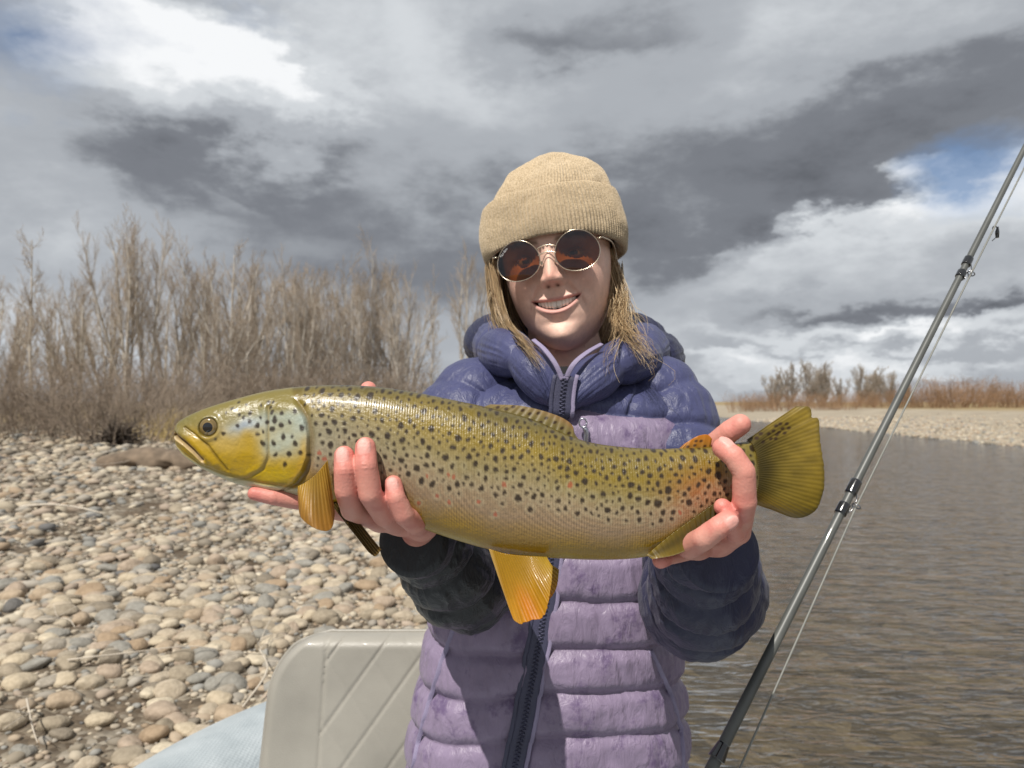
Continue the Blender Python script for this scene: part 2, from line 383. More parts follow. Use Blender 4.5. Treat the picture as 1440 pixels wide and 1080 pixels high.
# ------------------------------------------------------------------ ground, banks and river
YL = [-40, 0, 2, 5, 10, 20, 35, 45, 60, 90, 200, 3000]; XL = [-2.2, -1.1, -.75, -.3, .7, 3.2, 8.5, 11.5, 13, 14, 18, 200]
YR = [-40, 0, 10, 24, 45, 60, 90, 200, 3000]; XR = [14, 14.6, 15.2, 16.2, 18, 18.6, 20, 26, 212]
def ground_h(x, y, rough=True):
    x = np.asarray(x, float); y = np.asarray(y, float)
    xl = np.interp(y, YL, XL); xr = np.interp(y, YR, XR)
    p = np.stack([x, y, 0 * x], -1)
    wob = .5 * vn(p * .35, 5) + .15 * vn(p * 1.3, 6)
    sl = xl - x + wob; sr = x - xr + wob
    s = np.maximum(sl, sr)                                    # positive on land
    land = .12 * (1 - np.exp(-np.maximum(s, 0) / 1.5)) + .60 * ss(0, 30, s) + .25 * ss(20, 90, s)
    bed = -.42 * (1 - np.exp(np.minimum(s, 0) / 3.0))
    h = np.where(s > 0, land, bed)
    if rough:
        h = h + (.035 * vn(p * .8, 1) + .02 * vn(p * 2.7, 2)) * ss(-1, 2, s) + .02 * vn(p * 1.7, 3)
    return h
def make_ground():
    r = np.r_[0.02, np.geomspace(.8, 9, 70), np.geomspace(9.3, 3500, 90)]; a = np.linspace(0, 2 * np.pi, 360, endpoint=False)
    X = r[:, None] * np.sin(a); Y = r[:, None] * np.cos(a)
    Z = ground_h(X, Y)
    V, Fs = loft(np.stack([X, Y, Z], -1), True, False)
    m, N, L, b = mat_new('ground')
    geo = nd(N, 'ShaderNodeNewGeometry'); sp = nd(N, 'ShaderNodeSeparateXYZ'); L.new(geo.outputs['Position'], sp.inputs[0])
    def ramp(fac, els):
        rp = nd(N, 'ShaderNodeValToRGB'); L.new(fac, rp.inputs[0]); cr = rp.color_ramp
        while len(cr.elements) < len(els): cr.elements.new(.5)
        for e, (q, c) in zip(cr.elements, els): e.position = q; e.color = rgba(c)
        return rp.outputs[0]
    def noise(s, d=6., r_=.6):
        n = nd(N, 'ShaderNodeTexNoise', Scale=s, Detail=d, Roughness=r_); L.new(geo.outputs['Position'], n.inputs['Vector']); return n.outputs['Fac']
    def mix(f, a_, b_):
        x = nd(N, 'ShaderNodeMix', data_type='RGBA')
        if isinstance(f, float): x.inputs[0].default_value = f
        else: L.new(f, x.inputs[0])
        L.new(a_, x.inputs[6]); L.new(b_, x.inputs[7]); return x.outputs[2]
    def rng(v, a0, a1):
        x = nd(N, 'ShaderNodeMapRange'); L.new(v, x.inputs[0]); x.inputs[1].default_value = a0; x.inputs[2].default_value = a1; return x.outputs[0]
    # small gravel in the soil
    vo = nd(N, 'ShaderNodeTexVoronoi', Scale=24.0, Randomness=1.0); L.new(geo.outputs['Position'], vo.inputs['Vector'])
    vs = nd(N, 'ShaderNodeSeparateColor'); L.new(vo.outputs['Color'], vs.inputs[0])
    peb = ramp(vs.outputs[0], [(0, (.07, .055, .04)), (.3, (.15, .12, .088)), (.65, (.25, .215, .165)), (1, (.36, .32, .26))])
    soil = ramp(noise(9.), [(.3, (.055, .040, .027)), (.7, (.15, .112, .076))])
    fm = rng(noise(2.2), .38, .60)
    dry = mix(fm, soil, peb)
    # pale silt far off on the other bank
    silt = ramp(noise(.5, 8.), [(.3, (.26, .22, .165)), (.7, (.40, .345, .265))])
    dry = mix(rng(sp.outputs[0], 12., 15.), dry, silt)
    # dry grass beyond the gravel
    grass = ramp(noise(1.1, 9.), [(.3, (.20, .145, .075)), (.7, (.36, .28, .15))])
    dry = mix(rng(sp.outputs[2], .60, .72), dry, grass)
    v2 = nd(N, 'ShaderNodeTexVoronoi', Scale=7.0); L.new(geo.outputs['Position'], v2.inputs['Vector'])
    s2 = nd(N, 'ShaderNodeSeparateColor'); L.new(v2.outputs['Color'], s2.inputs[0])
    bedc = ramp(s2.outputs[0], [(0, (.035, .027, .016)), (.5, (.15, .118, .072)), (1, (.36, .295, .195))])
    bedn = ramp(noise(3.), [(.3, (.055, .043, .027)), (.7, (.18, .148, .098))])
    bed = mix(.5, bedc, bedn)
    c = mix(rng(sp.outputs[2], -.02, .03), bed, dry)
    L.new(c, b.inputs['Base Color']); b.inputs['Roughness'].default_value = .9; b.inputs['Specular IOR Level'].default_value = .2
    bp = nd(N, 'ShaderNodeBump', Strength=.8, Distance=.02); L.new(vo.outputs['Distance'], bp.inputs['Height']); bp.invert = True; L.new(bp.outputs[0], b.inputs['Normal'])
    o = link('ground', new_mesh('ground', V, Fs, None, True, [m])); tag(o, kind='structure'); return o
ground = make_ground()

def make_river():
    r = np.r_[0.05, np.geomspace(1, 3000, 90)]; a = np.linspace(0, 2 * np.pi, 120, endpoint=False)
    V, Fs = loft(np.stack([r[:, None] * np.sin(a), r[:, None] * np.cos(a), 0 * r[:, None] * a], -1), True, False)
    m, N, L, b = mat_new('water'); N.remove(b)
    geo = nd(N, 'ShaderNodeNewGeometry')
    def wave(scale, rotz, sx, detail, dist):
        mp = nd(N, 'ShaderNodeMapping'); L.new(geo.outputs['Position'], mp.inputs[0]); mp.inputs['Rotation'].default_value = (0, 0, math.radians(rotz)); mp.inputs['Scale'].default_value = (sx, 1, 1)
        n = nd(N, 'ShaderNodeTexNoise', Scale=scale, Detail=detail, Roughness=.55, Distortion=dist); L.new(mp.outputs[0], n.inputs['Vector']); return n.outputs['Fac']
    w1 = wave(3.4, -28, .42, 3., .6); w2 = wave(11., -32, .34, 2., .8); w3 = wave(.45, 10, .5, 3., .3)
    b1 = nd(N, 'ShaderNodeBump', Strength=1.0, Distance=.055); L.new(w1, b1.inputs['Height'])
    b2 = nd(N, 'ShaderNodeBump', Strength=1.0, Distance=.030); L.new(w2, b2.inputs['Height']); L.new(b1.outputs[0], b2.inputs['Normal'])
    gl = nd(N, 'ShaderNodeBsdfGlossy', Roughness=.06); gl.inputs[0].default_value = (.95, .96, .97, 1); L.new(b2.outputs[0], gl.inputs['Normal'])
    tr = nd(N, 'ShaderNodeBsdfTransparent'); tr.inputs[0].default_value = (.86, .82, .72, 1)
    df = nd(N, 'ShaderNodeBsdfDiffuse'); df.inputs[0].default_value = (.080, .070, .052, 1); L.new(b2.outputs[0], df.inputs['Normal'])
    m1 = nd(N, 'ShaderNodeMixShader'); m1.inputs[0].default_value = .20; L.new(tr.outputs[0], m1.inputs[1]); L.new(df.outputs[0], m1.inputs[2])
    fr = nd(N, 'ShaderNodeFresnel', IOR=1.40); L.new(b2.outputs[0], fr.inputs['Normal'])
    m2 = nd(N, 'ShaderNodeMixShader'); L.new(fr.outputs[0], m2.inputs[0]); L.new(m1.outputs[0], m2.inputs[1]); L.new(gl.outputs[0], m2.inputs[2])
    L.new(m2.outputs[0], N['Material Output'].inputs[0])
    o = link('river', new_mesh('river', V, Fs, None, True, [m])); tag(o, kind='structure')
make_river()

# ------------------------------------------------------------------ stones of the gravel bar
def stone_base(sub, seed):
    bm = bmesh.new(); bmesh.ops.create_icosphere(bm, subdivisions=sub, radius=1)
    V = np.array([v.co[:] for v in bm.verts]); Fc = np.array([[v.index for v in f.verts] for f in bm.faces]); bm.free()
    rs = np.random.default_rng(seed)
    V = V * (1 + .20 * vn(V * 1.1 + seed * 3.7, seed) + .07 * vn(V * 2.6 + seed, seed + 9))[:, None]
    V = np.sign(V) * np.abs(V) ** rs.uniform(.8, 1.0)
    V *= np.array([1, rs.uniform(.62, .92), rs.uniform(.38, .62)])
    return V, Fc
PAL = np.array([(.34, .30, .25), (.38, .335, .27), (.28, .26, .235), (.25, .22, .18), (.31, .255, .20), (.22, .22, .215), (.27, .21, .155), (.43, .39, .325), (.18, .16, .135), (.30, .25, .21), (.35, .31, .255), (.11, .11, .115)])
PAL = PAL * np.array([1.16, 1.12, 1.04])
PW = np.array([4, 3, 4, 4, 3, 3, 2, 1.6, 2, 3, 3, .5]); PW = PW / PW.sum()
def stone_mat():
    m, N, L, b = mat_new('stone'); oi = nd(N, 'ShaderNodeObjectInfo'); rp = nd(N, 'ShaderNodeValToRGB'); L.new(oi.outputs['Random'], rp.inputs[0])
    cr = rp.color_ramp; cr.interpolation = 'CONSTANT'; acc = 0
    for i, (c, w) in enumerate(zip(PAL, PW)):
        e = cr.elements[0] if i == 0 else cr.elements.new(acc); e.position = acc; e.color = rgba(c); acc += w
        if i == 0 and len(cr.elements) > 1: cr.elements.remove(cr.elements[1])
    tc = nd(N, 'ShaderNodeTexCoord'); n = nd(N, 'ShaderNodeTexNoise', Scale=2.2, Detail=7.0, Roughness=.65); L.new(tc.outputs['Object'], n.inputs['Vector'])
    r2 = nd(N, 'ShaderNodeValToRGB'); L.new(n.outputs['Fac'], r2.inputs[0]); r2.color_ramp.elements[0].position = .3; r2.color_ramp.elements[0].color = (.80, .77, .72, 1); r2.color_ramp.elements[1].position = .7; r2.color_ramp.elements[1].color = (1.25, 1.23, 1.2, 1)
    mx = nd(N, 'ShaderNodeMix', data_type='RGBA', blend_type='MULTIPLY'); mx.inputs[0].default_value = 1; L.new(rp.outputs[0], mx.inputs[6]); L.new(r2.outputs[0], mx.inputs[7]); L.new(mx.outputs[2], b.inputs['Base Color'])
    b.inputs['Roughness'].default_value = .8; b.inputs['Specular IOR Level'].default_value = .3
    bp = nd(N, 'ShaderNodeBump', Strength=.35, Distance=.12); L.new(n.outputs['Fac'], bp.inputs['Height']); L.new(bp.outputs[0], b.inputs['Normal'])
    return m
M_stone = stone_mat()
def make_stones():
    rs = np.random.default_rng(11)
    X = []; Y = []; S = []
    def ring(d0, d1, dens, smin_, smax, pw):
        a0, a1 = math.radians(-56), math.radians(12); area = .5 * (a1 - a0) * (d1 ** 2 - d0 ** 2); n = int(area * dens)
        d = np.sqrt(rs.uniform(d0 ** 2, d1 ** 2, n)); a = rs.uniform(a0, a1, n)
        x = d * np.sin(a); y = d * np.cos(a); s = smin_ * (rs.uniform(1e-9, 1, n)) ** (-1 / pw); s = np.minimum(s, smax * rs.uniform(.75, 1, n))
        xl = np.interp(y, YL, XL); ok = (x < xl + .9)
        bare = vn(np.stack([x * 1.1, y * 1.1, 0 * x], -1), 21) + .4 * vn(np.stack([x * 3.1, y * 3.1, 0 * x], -1), 22)
        ok &= (bare < .30) | (rs.uniform(size=n) < .35)
        X.append(x[ok]); Y.append(y[ok]); S.append(s[ok])
    ring(2.1, 5.5, 1350, .0105, .082, 1.8); ring(5.5, 10, 420, .019, .10, 1.95); ring(10, 18, 95, .038, .14, 2.1); ring(18, 30, 34, .06, .2, 2.4)
    ring(2.3, 6.5, 3.5, .055, .10, 4)
    x = np.concatenate(X); y = np.concatenate(Y); s = np.concatenate(S)
    # the big stones one can recognise in the photograph: px, py, half-size in px, colour index
    d = np.hypot(x, y)
    z = ground_h(x, y)
    pxs = s / d; order = np.argsort(-pxs)
    # only stones inside the frame and clear of the person can be single parts
    u = 720 + x / y * F; v = HOR - (z - CAMZ) / y * F
    vis = (u > -20) & (u < 620) & (v < 1090)
    hid = ((u > 372) & (v > 915)) 
    first = [i for i in order if vis[i] and not hid[i]][:300]
    bases = []
    for k in range(10):
        V, Fc = stone_base(3, 40 + k); bases.append(new_mesh('stone', V, Fc, None, True, [M_stone]))
    isf = np.zeros(len(x), bool); isf[first] = True
    for n, i in enumerate(first):
        o = link('stone', bases[n % 10], ground); o.location = (x[i], y[i], z[i] + s[i] * rs.uniform(.12, .28))
        o.rotation_euler = (rs.normal(0, .16), rs.normal(0, .16), rs.uniform(0, 6.28)); o.scale = (s[i], s[i], s[i] * rs.uniform(.8, 1.15))
    rest = np.where(~isf)[0]
    MBs = MB()
    for sub, sel in ((2, rest[d[rest] < 6.5]), (1, rest[d[rest] >= 6.5])):
        for k in range(8):
            V0, F0 = stone_base(sub, 60 + k) if sub == 1 else stone_base(2 if k % 2 else 1, 70 + k)
            ii = sel[k::8]; n = len(ii)
            a = rs.uniform(0, 6.28, n); tx = rs.normal(0, .16, n)
            ca, sa = np.cos(a)[:, None], np.sin(a)[:, None]
            W = V0[None] * s[ii][:, None, None]
            xx = W[..., 0] * ca - W[..., 1] * sa; yy = W[..., 0] * sa + W[..., 1] * ca; zz = W[..., 2] + xx * tx[:, None]
            Wv = np.stack([xx + x[ii][:, None], yy + y[ii][:, None], zz + (z[ii] + s[ii] * rs.uniform(.0, .25, n))[:, None]], -1)
            Ff = (F0[None] + (np.arange(n) * len(V0))[:, None, None]).reshape(-1, 3)
            c = PAL[rs.choice(len(PAL), n, p=PW)] * rs.uniform(.8, 1.12, n)[:, None]
            MBs.add(Wv.reshape(-1, 3), [Ff], np.repeat(c, len(V0), 0))
    # cobbles on the far bank
    n = 5200; yy_ = rs.uniform(20, 62, n); xx_ = np.interp(yy_, YR, XR) + np.abs(rs.normal(0, 6, n)) - .3; zz_ = ground_h(xx_, yy_); ss_ = rs.uniform(.03, .075, n) * (1 + yy_ / 60)
    V0, F0 = stone_base(1, 90); a = rs.uniform(0, 6.28, n); ca, sa = np.cos(a)[:, None], np.sin(a)[:, None]; W = V0[None] * ss_[:, None, None]
    Wv = np.stack([W[..., 0] * ca - W[..., 1] * sa + xx_[:, None], W[..., 0] * sa + W[..., 1] * ca + yy_[:, None], W[..., 2] + zz_[:, None]], -1)
    MBs.add(Wv.reshape(-1, 3), [(F0[None] + (np.arange(n) * len(V0))[:, None, None]).reshape(-1, 3)], np.repeat(PAL[rs.choice(len(PAL), n, p=PW)], len(V0), 0))
    o = link('gravel', MBs.mesh('gravel', [M_stone_v]), ground); tag(o, kind='stuff')
    return len(x)
print('stones', make_stones())
# ------------------------------------------------------------------ bare trees, brush, dry grass
M_bark = simple_mat('bare_bark', (.45, .41, .36), .9, var=.35, scale=3, bump=.4, bscale=20)
M_bark_far = simple_mat('far_bark', (.24, .20, .165), .9, var=.3, scale=2)
M_twig = simple_mat('bare_twigs', (.38, .31, .24), .9, var=.3, scale=.8)
M_twig_far = simple_mat('far_twigs', (.34, .29, .235), .9, var=.25, scale=.4)
M_brush = simple_mat('brush_twigs', (.27, .215, .165), .9, var=.5, scale=2.5)
M_willow = simple_mat('red_willow_twigs', (.30, .185, .105), .9, var=.4, scale=.9)
M_straw = simple_mat('dry_grass', (.50, .38, .175), .85, var=.3, scale=1.5)
M_stick = simple_mat('bleached_wood', (.50, .44, .36), .8, var=.2, scale=15, bump=.3, bscale=60)
M_dirt = simple_mat('dirt', (.155, .115, .08), .95, var=.35, scale=6, bump=.8, bscale=14)

def segs_mesh(A, B, ra, rb, sides=3):
    """many tapered sticks from A to B as one mesh"""
    A = np.asarray(A); B = np.asarray(B); n = len(A); t = B - A; t = t / (np.linalg.norm(t, axis=1)[:, None] + 1e-9)
    up = np.where(np.abs(t[:, 2:3]) < .8, np.array([[0, 0, 1.]]), np.array([[1., 0, 0]])); u = np.cross(t, up); u /= np.linalg.norm(u, axis=1)[:, None]; v = np.cross(t, u)
    a = np.linspace(0, 2 * np.pi, sides, endpoint=False); c = np.cos(a)[None, :, None]; s = np.sin(a)[None, :, None]
    ring = c * u[:, None] + s * v[:, None]
    V = np.concatenate([A[:, None] + ring * np.reshape(ra, (-1, 1, 1)), B[:, None] + ring * np.reshape(rb, (-1, 1, 1))], 1).reshape(-1, 3)
    j = np.arange(sides); k = (j + 1) % sides
    f = np.stack([j, k, k + sides, j + sides], 1)
    return V, (f[None] + (np.arange(n) * 2 * sides)[:, None, None]).reshape(-1, 4)
def grow(rs, A, D, Ln, R, steps, wob, lift):
    """wandering limbs; returns points (n,steps+1,3) and radii"""
    n = len(A); pts = [A]; d = D / np.linalg.norm(D, axis=1)[:, None]
    for k in range(steps):
        d = d + rs.normal(0, wob, (n, 3)); d[:, 2] += lift; d /= np.linalg.norm(d, axis=1)[:, None]
        pts.append(pts[-1] + d * (Ln / steps)[:, None])
    return np.stack(pts, 1), R[:, None] * np.linspace(1, .22, steps + 1)[None]
def sticks(pts, rad, mb, sides):
    n, k, _ = pts.shape
    for i in range(k - 1):
        V, Fq = segs_mesh(pts[:, i], pts[:, i + 1], rad[:, i], rad[:, i + 1], sides); mb.add(V, [Fq])
def children(rs, pts, rad, per, t0, ang, lr, ls):
    """start points, directions, lengths, radii of side shoots"""
    n, k, _ = pts.shape; m = n * per; own = np.repeat(np.arange(n), per); t = np.tile(np.linspace(t0, .97, per), n) + rs.normal(0, .02, m); t = np.clip(t, 0, .985) * (k - 1)
    i = t.astype(int); f = (t - i)[:, None]; p = pts[own, i] * (1 - f) + pts[own, i + 1] * f; d = pts[own, i + 1] - pts[own, i]; d /= np.linalg.norm(d, axis=1)[:, None]
    q = rs.normal(0, 1, (m, 3)); q -= d * (q * d).sum(1)[:, None]; q /= np.linalg.norm(q, axis=1)[:, None]
    a = np.radians(rs.normal(ang, ang * .25, m))[:, None]
    L = np.linalg.norm(pts[own, -1] - pts[own, 0], axis=1) * lr * (1.08 - .50 * t / (k - 1)) * rs.uniform(1 - ls, 1 + ls, m)
    r = rad[own, i] * .5
    return p, d * np.cos(a) + q * np.sin(a), L, r
def make_tree_meshes(seed, H, stems, spread, per=(26, 9, 6), ang=(38, 34, 32), twig=.012, lr=(.30, .42, .5), mats=None, t0=.22):
    rs = np.random.default_rng(seed); tr = MB(); cw = MB()
    A = rs.normal(0, .03 * (stems > 1), (stems, 3)); A[:, 2] = -.15
    D = rs.normal(0, spread * 1.25, (stems, 3)); D[:, 2] = 1
    L0 = H * rs.uniform(.82, 1.0, stems); L0[0] = H
    p, r = grow(rs, A, D, L0, H * .0130 * rs.uniform(.75, 1.1, stems), 12, .035, .02); sticks(p, r, tr, 6)
    a, d, l, q = children(rs, p, r, per[0], t0, ang[0], lr[0], .35); p, r = grow(rs, a, d, l, np.clip(q * .8, .012, .04), 5, .055, .13); sticks(p, r, tr, 4)
    a, d, l, q = children(rs, p, r, per[1], .15, ang[1], lr[1], .4); p, r = grow(rs, a, d, l, np.clip(q, twig, .02), 3, .07, .12); sticks(p, r, cw, 3)
    a, d, l, q = children(rs, p, r, per[2], .15, ang[2], lr[2], .4); p, r = grow(rs, a, d, l, np.full(len(a), twig * .8), 2, .08, .10); sticks(p, r, cw, 3)
    m = mats or (M_bark, M_twig)
    return tr.mesh('trunk', [m[0]]), cw.mesh('crown', [m[1]])
def make_shrub_mesh(seed, H, n, W, mat, per=9, lean=.5, r0=.012):
    rs = np.random.default_rng(seed); mb = MB()
    a = rs.uniform(0, 6.28, n); rr = np.sqrt(rs.uniform(0, 1, n)) * W * .45; A = np.stack([rr * np.cos(a), rr * np.sin(a), np.full(n, -.1)], 1)
    D = np.stack([np.cos(a) * rs.uniform(0, lean, n), np.sin(a) * rs.uniform(0, lean, n), np.ones(n)], 1) + rs.normal(0, .15, (n, 3))
    p, r = grow(rs, A, D, H * rs.uniform(.55, 1.05, n), np.full(n, r0), 6, .09, -.01); sticks(p, r, mb, 3)
    a, d, l, q = children(rs, p, r, per, .2, 35, .32, .4); p, r = grow(rs, a, d, l, np.full(len(a), r0 * .55), 3, .15, .02); sticks(p, r, mb, 3)
    a, d, l, q = children(rs, p, r, 3, .3, 35, .5, .4); p, r = grow(rs, a, d, l, np.full(len(a), r0 * .4), 2, .15, .02); sticks(p, r, mb, 3)
    return mb.mesh('branches', [mat])
def gpt(px, d):
    x = (px - 720) / F * d; return np.array([x, d, float(ground_h(np.array([x]), np.array([d]))[0])])
TREE_KIND = {
    'slim': make_tree_meshes(1, 10, 1, .03, (34, 8, 5), (46, 40, 35), .010, (.19, .42, .5)),
    'tall': make_tree_meshes(2, 10, 5, .11, (16, 8, 6), (30, 30, 30), .010, (.26, .45, .5), t0=.34),
    'pair': make_tree_meshes(3, 10, 4, .12, (18, 8, 6), (32, 30, 30), .010, (.26, .45, .5), t0=.34),
    'bushy': make_tree_meshes(4, 10, 7, .17, (13, 8, 6), (30, 32, 32), .011, (.26, .45, .5), t0=.28),
    'wide': make_tree_meshes(5, 10, 8, .21, (12, 8, 6), (30, 32, 32), .011, (.24, .45, .5), t0=.25),
    'single': make_tree_meshes(6, 10, 3, .08, (22, 8, 7), (34, 30, 30), .010, (.28, .45, .5), t0=.32),
    'far': make_tree_meshes(8, 10, 6, .18, (16, 8, 6), (28, 32, 32), .042, (.28, .42, .5), (M_bark_far, M_twig_far), .1),
    'far2': make_tree_meshes(9, 10, 5, .16, (18, 8, 6), (28, 32, 32), .042, (.28, .42, .5), (M_bark_far, M_twig_far), .1),
}
used = set()
def tree(kind, px, d, ytop, label, group, rz=None, sx=1.0):
    b = gpt(px, d); H = CAMZ + (HOR - ytop) / F * d - b[2]
    o = empty('bare_tree' if kind[:3] != 'far' else 'distant_tree', b); k = H / 10.0
    o.scale = (k * sx, k * sx, k); o.rotation_euler = (0, 0, random.uniform(0, 6.28) if rz is None else rz)
    tag(o, label, 'tree', group)
    for nm, me in zip(('trunk', 'crown'), TREE_KIND[kind]): link(nm, me, o)
    return o
GT = 'bare trees behind the gravel bar'
tree('slim', 45, 46, 333, 'slim bare single-trunk tree standing apart at the far left', GT, 1.0, .9)
tree('bushy', -8, 40, 400, 'brown twiggy tree cut by the left edge of the photo', GT)
tree('tall', 180, 41, 322, 'tallest bare cottonwood with several pale upright trunks left of the grove', GT, .4, .85)
tree('pair', 207, 42, 330, 'bare cottonwood with twin trunks just right of the tallest tree', GT, 2.0, .8)
tree('wide', 110, 44, 400, 'low brown bushy tree between the slim tree and the tallest cottonwood', GT)
tree('single', 256, 46, 360, 'narrow bare tree in the gap right of the tallest cottonwoods', GT, .3, .8)
tree('bushy', 325, 47, 352, 'rounded dense brown tree at the left end of the grove', GT, 1.1)
tree('pair', 408, 48, 372, 'upright bare tree rising above the left middle of the grove', GT, .5, .85)
tree('single', 520, 49, 362, 'bare tree with the highest top in the right half of the grove', GT, .5, .8)
tree('tall', 563, 45, 385, 'bare tree with a dark trunk at the right end of the grove', GT, 2.2, .8)
tree('pair', 655, 62, 366, 'pale thin-topped tree standing apart beside the woman', GT, .9, .85)
tree('slim', 608, 60, 440, 'short pale sapling between the grove and the pale tree beside the woman', GT, 1.5)
LB = 'bare brown cottonwood within the dense row behind the fish'
for px, d, yt, kd in [(290, 52, 385, 'wide'), (355, 50, 378, 'tall'), (380, 53, 390, 'wide'), (435, 47, 385, 'bushy'), (460, 50, 392, 'wide'), (487, 46, 388, 'single'),
                      (545, 51, 395, 'wide'), (415, 44, 415, 'wide'), (350, 43, 420, 'bushy'), (500, 44, 412, 'wide'), (300, 42, 430, 'wide'), (575, 48, 420, 'wide'), (235, 52, 405, 'bushy'), (150, 53, 395, 'wide'), (75, 55, 420, 'wide'), (25, 55, 430, 'bushy')]:
    tree(kd, px, d, yt, LB if px > 270 else 'bare brown tree in the row behind the tallest cottonwoods', GT)
for px, d, yt, kd in [(-75, 44, 385, 'tall'), (-150, 46, 400, 'bushy'), (-230, 42, 390, 'wide'), (-330, 45, 380, 'pair'), (-110, 40, 430, 'wide')]:
    tree(kd, px, d, yt, 'bare cottonwood beyond the left edge of the photo', GT)
LF = 'distant grey leafless tree on the far bank right of the woman'
for px, d, yt, kd, lb in [(1085, 120, 528, 'far', LF), (1112, 118, 516, 'far2', LF), (1135, 115, 511, 'far', 'largest grey clump-like tree on the far bank beside the fish tail'), (1160, 120, 520, 'far2', LF), (1182, 130, 532, 'far', LF),
                          (1208, 118, 517, 'far', 'second largest grey tree on the far bank left of the rod'), (1232, 125, 527, 'far2', LF), (1255, 130, 525, 'far', LF), (1275, 126, 533, 'far2', LF), (1150, 140, 525, 'far2', LF), (1222, 140, 528, 'far', LF), (1095, 140, 530, 'far2', LF)]:
    tree(kd, px, d, yt, lb, 'grey trees on the far bank', None, 1.25)
# brush in front of the trees
SH = [make_shrub_mesh(20 + k, 2.2, 60, 2.6, M_brush, 9, .75, .010) for k in range(4)]
SR = [make_shrub_mesh(30 + k, 3.0, 50, 4.2, M_willow, 8, .5, .020) for k in range(3)]
def shrub(me, name, px, d, ytop, label, group, h0, sx=1.0):
    b = gpt(px, d); H = CAMZ + (HOR - ytop) / F * d - b[2]
    o = link(name, me); o.location = b; k = H / h0; o.scale = (k * sx, k * sx, k); o.rotation_euler = (0, 0, random.uniform(0, 6.28)); tag(o, label, 'shrub', group); return o
GB = 'bare brush at the edge of the gravel bar'
for i, (px, d, yt, sx, lb) in enumerate([(-20, 21, 500, 1.3, 'grey-brown brush cut by the left edge of the photo'), (55, 22, 505, 1.3, 'bare brush below the slim tree at far left'), (110, 20.5, 520, 1.2, 'low bare brush left of the dark-hearted thicket'),
        (165, 20, 505, 1.1, 'dark-hearted tangled thicket below the tallest cottonwood'), (205, 23, 510, 1.2, 'arching bare brush reaching right toward the grass'), (120, 26, 500, 1.4, 'taller brush behind the dark thicket'), (30, 27, 495, 1.4, 'taller grey brush behind the leftmost bushes'),
        (250, 30, 490, 1.1, 'small brown bush at the foot of the narrow tree')]):
    shrub(SH[i % 4], 'brush', px, d, yt, lb, GB, 2.0, sx)
for i, px in enumerate((-95, -170, -250, -330)):
    shrub(SH[i % 4], 'brush', px, 23, 505, 'grey-brown brush beyond the left edge of the photo', GB, 2.0, 1.3)
for i, (px, d, yt) in enumerate([(300, 38, 520), (350, 37, 525), (400, 38, 518), (450, 37, 520), (500, 38, 515), (550, 37, 520), (585, 40, 525), (270, 40, 520), (330, 41, 505), (425, 41, 503), (475, 42, 505), (525, 42, 505), (375, 42, 500)]):
    shrub(SH[i % 4], 'brush', px, d, yt, 'brown underbrush at the feet of the grove behind the fish', GB, 2.0, 1.5)
for i, px in enumerate(range(1040, 1640, 17)):
    shrub(SR[i % 3], 'willow_shrub', px + random.uniform(-6, 6), random.uniform(88, 104), random.uniform(535, 549) if px > 1280 else random.uniform(549, 558), 'rust-brown willow shrub in the hedge along the far bank', 'willows along the far bank', 2.7, random.uniform(1.0, 1.5))
# dark sticks standing in for the shaded hollow in the thicket
def hollow(px, d, R, label):
    rs = np.random.default_rng(3); mb = MB(); b = gpt(px, d); n = 150
    D = rs.normal(0, 1, (n, 3)); D[:, 2] = np.abs(D[:, 2]) * .9 + .15
    p, r = grow(rs, np.tile([0, 0, .1], (n, 1)) + rs.normal(0, .05, (n, 3)) * [1, 1, .4], D, R * rs.uniform(.6, 1.4, n), np.full(n, .035), 5, .3, -.05); sticks(p, r, mb, 4)
    o = link('hollow_twigs', mb.mesh('hollow_twigs', [simple_mat('dark_hollow', (.085, .065, .05), .9, var=.4, scale=5)])); o.location = b; tag(o, label, 'hollow')
hollow(165, 19.2, .6, 'dark tangled sticks standing for the shaded hollow at the base of the thicket')
# dry grass behind the gravel
def grass():
    rs = np.random.default_rng(5); n = 14000; px = np.r_[rs.uniform(200, 640, 8000), rs.normal(320, 60, 6000)]; d = np.r_[rs.uniform(24, 40, 8000), rs.uniform(20, 27, 6000)]; x = (px - 720) / F * d
    keep = vn(np.stack([x * .5, d * .5, 0 * x], -1), 8) > -.25; x, d = x[keep], d[keep]; n = len(x)
    A = np.stack([x, d, ground_h(x, d)], 1); D = rs.normal(0, .28, (n, 3)); D[:, 2] = 1
    p, r = grow(rs, A, D, rs.uniform(.25, .75, n), np.full(n, .014), 2, .1, -.05); mb = MB(); sticks(p, r, mb, 3)
    xr = np.interp(np.linspace(60, 110, 10), YR, XR)
    o = link('dry_grass', mb.mesh('dry_grass', [M_straw])); tag(o, 'tan dry grass between the gravel bar and the trees', 'grass', kind='stuff')
grass()
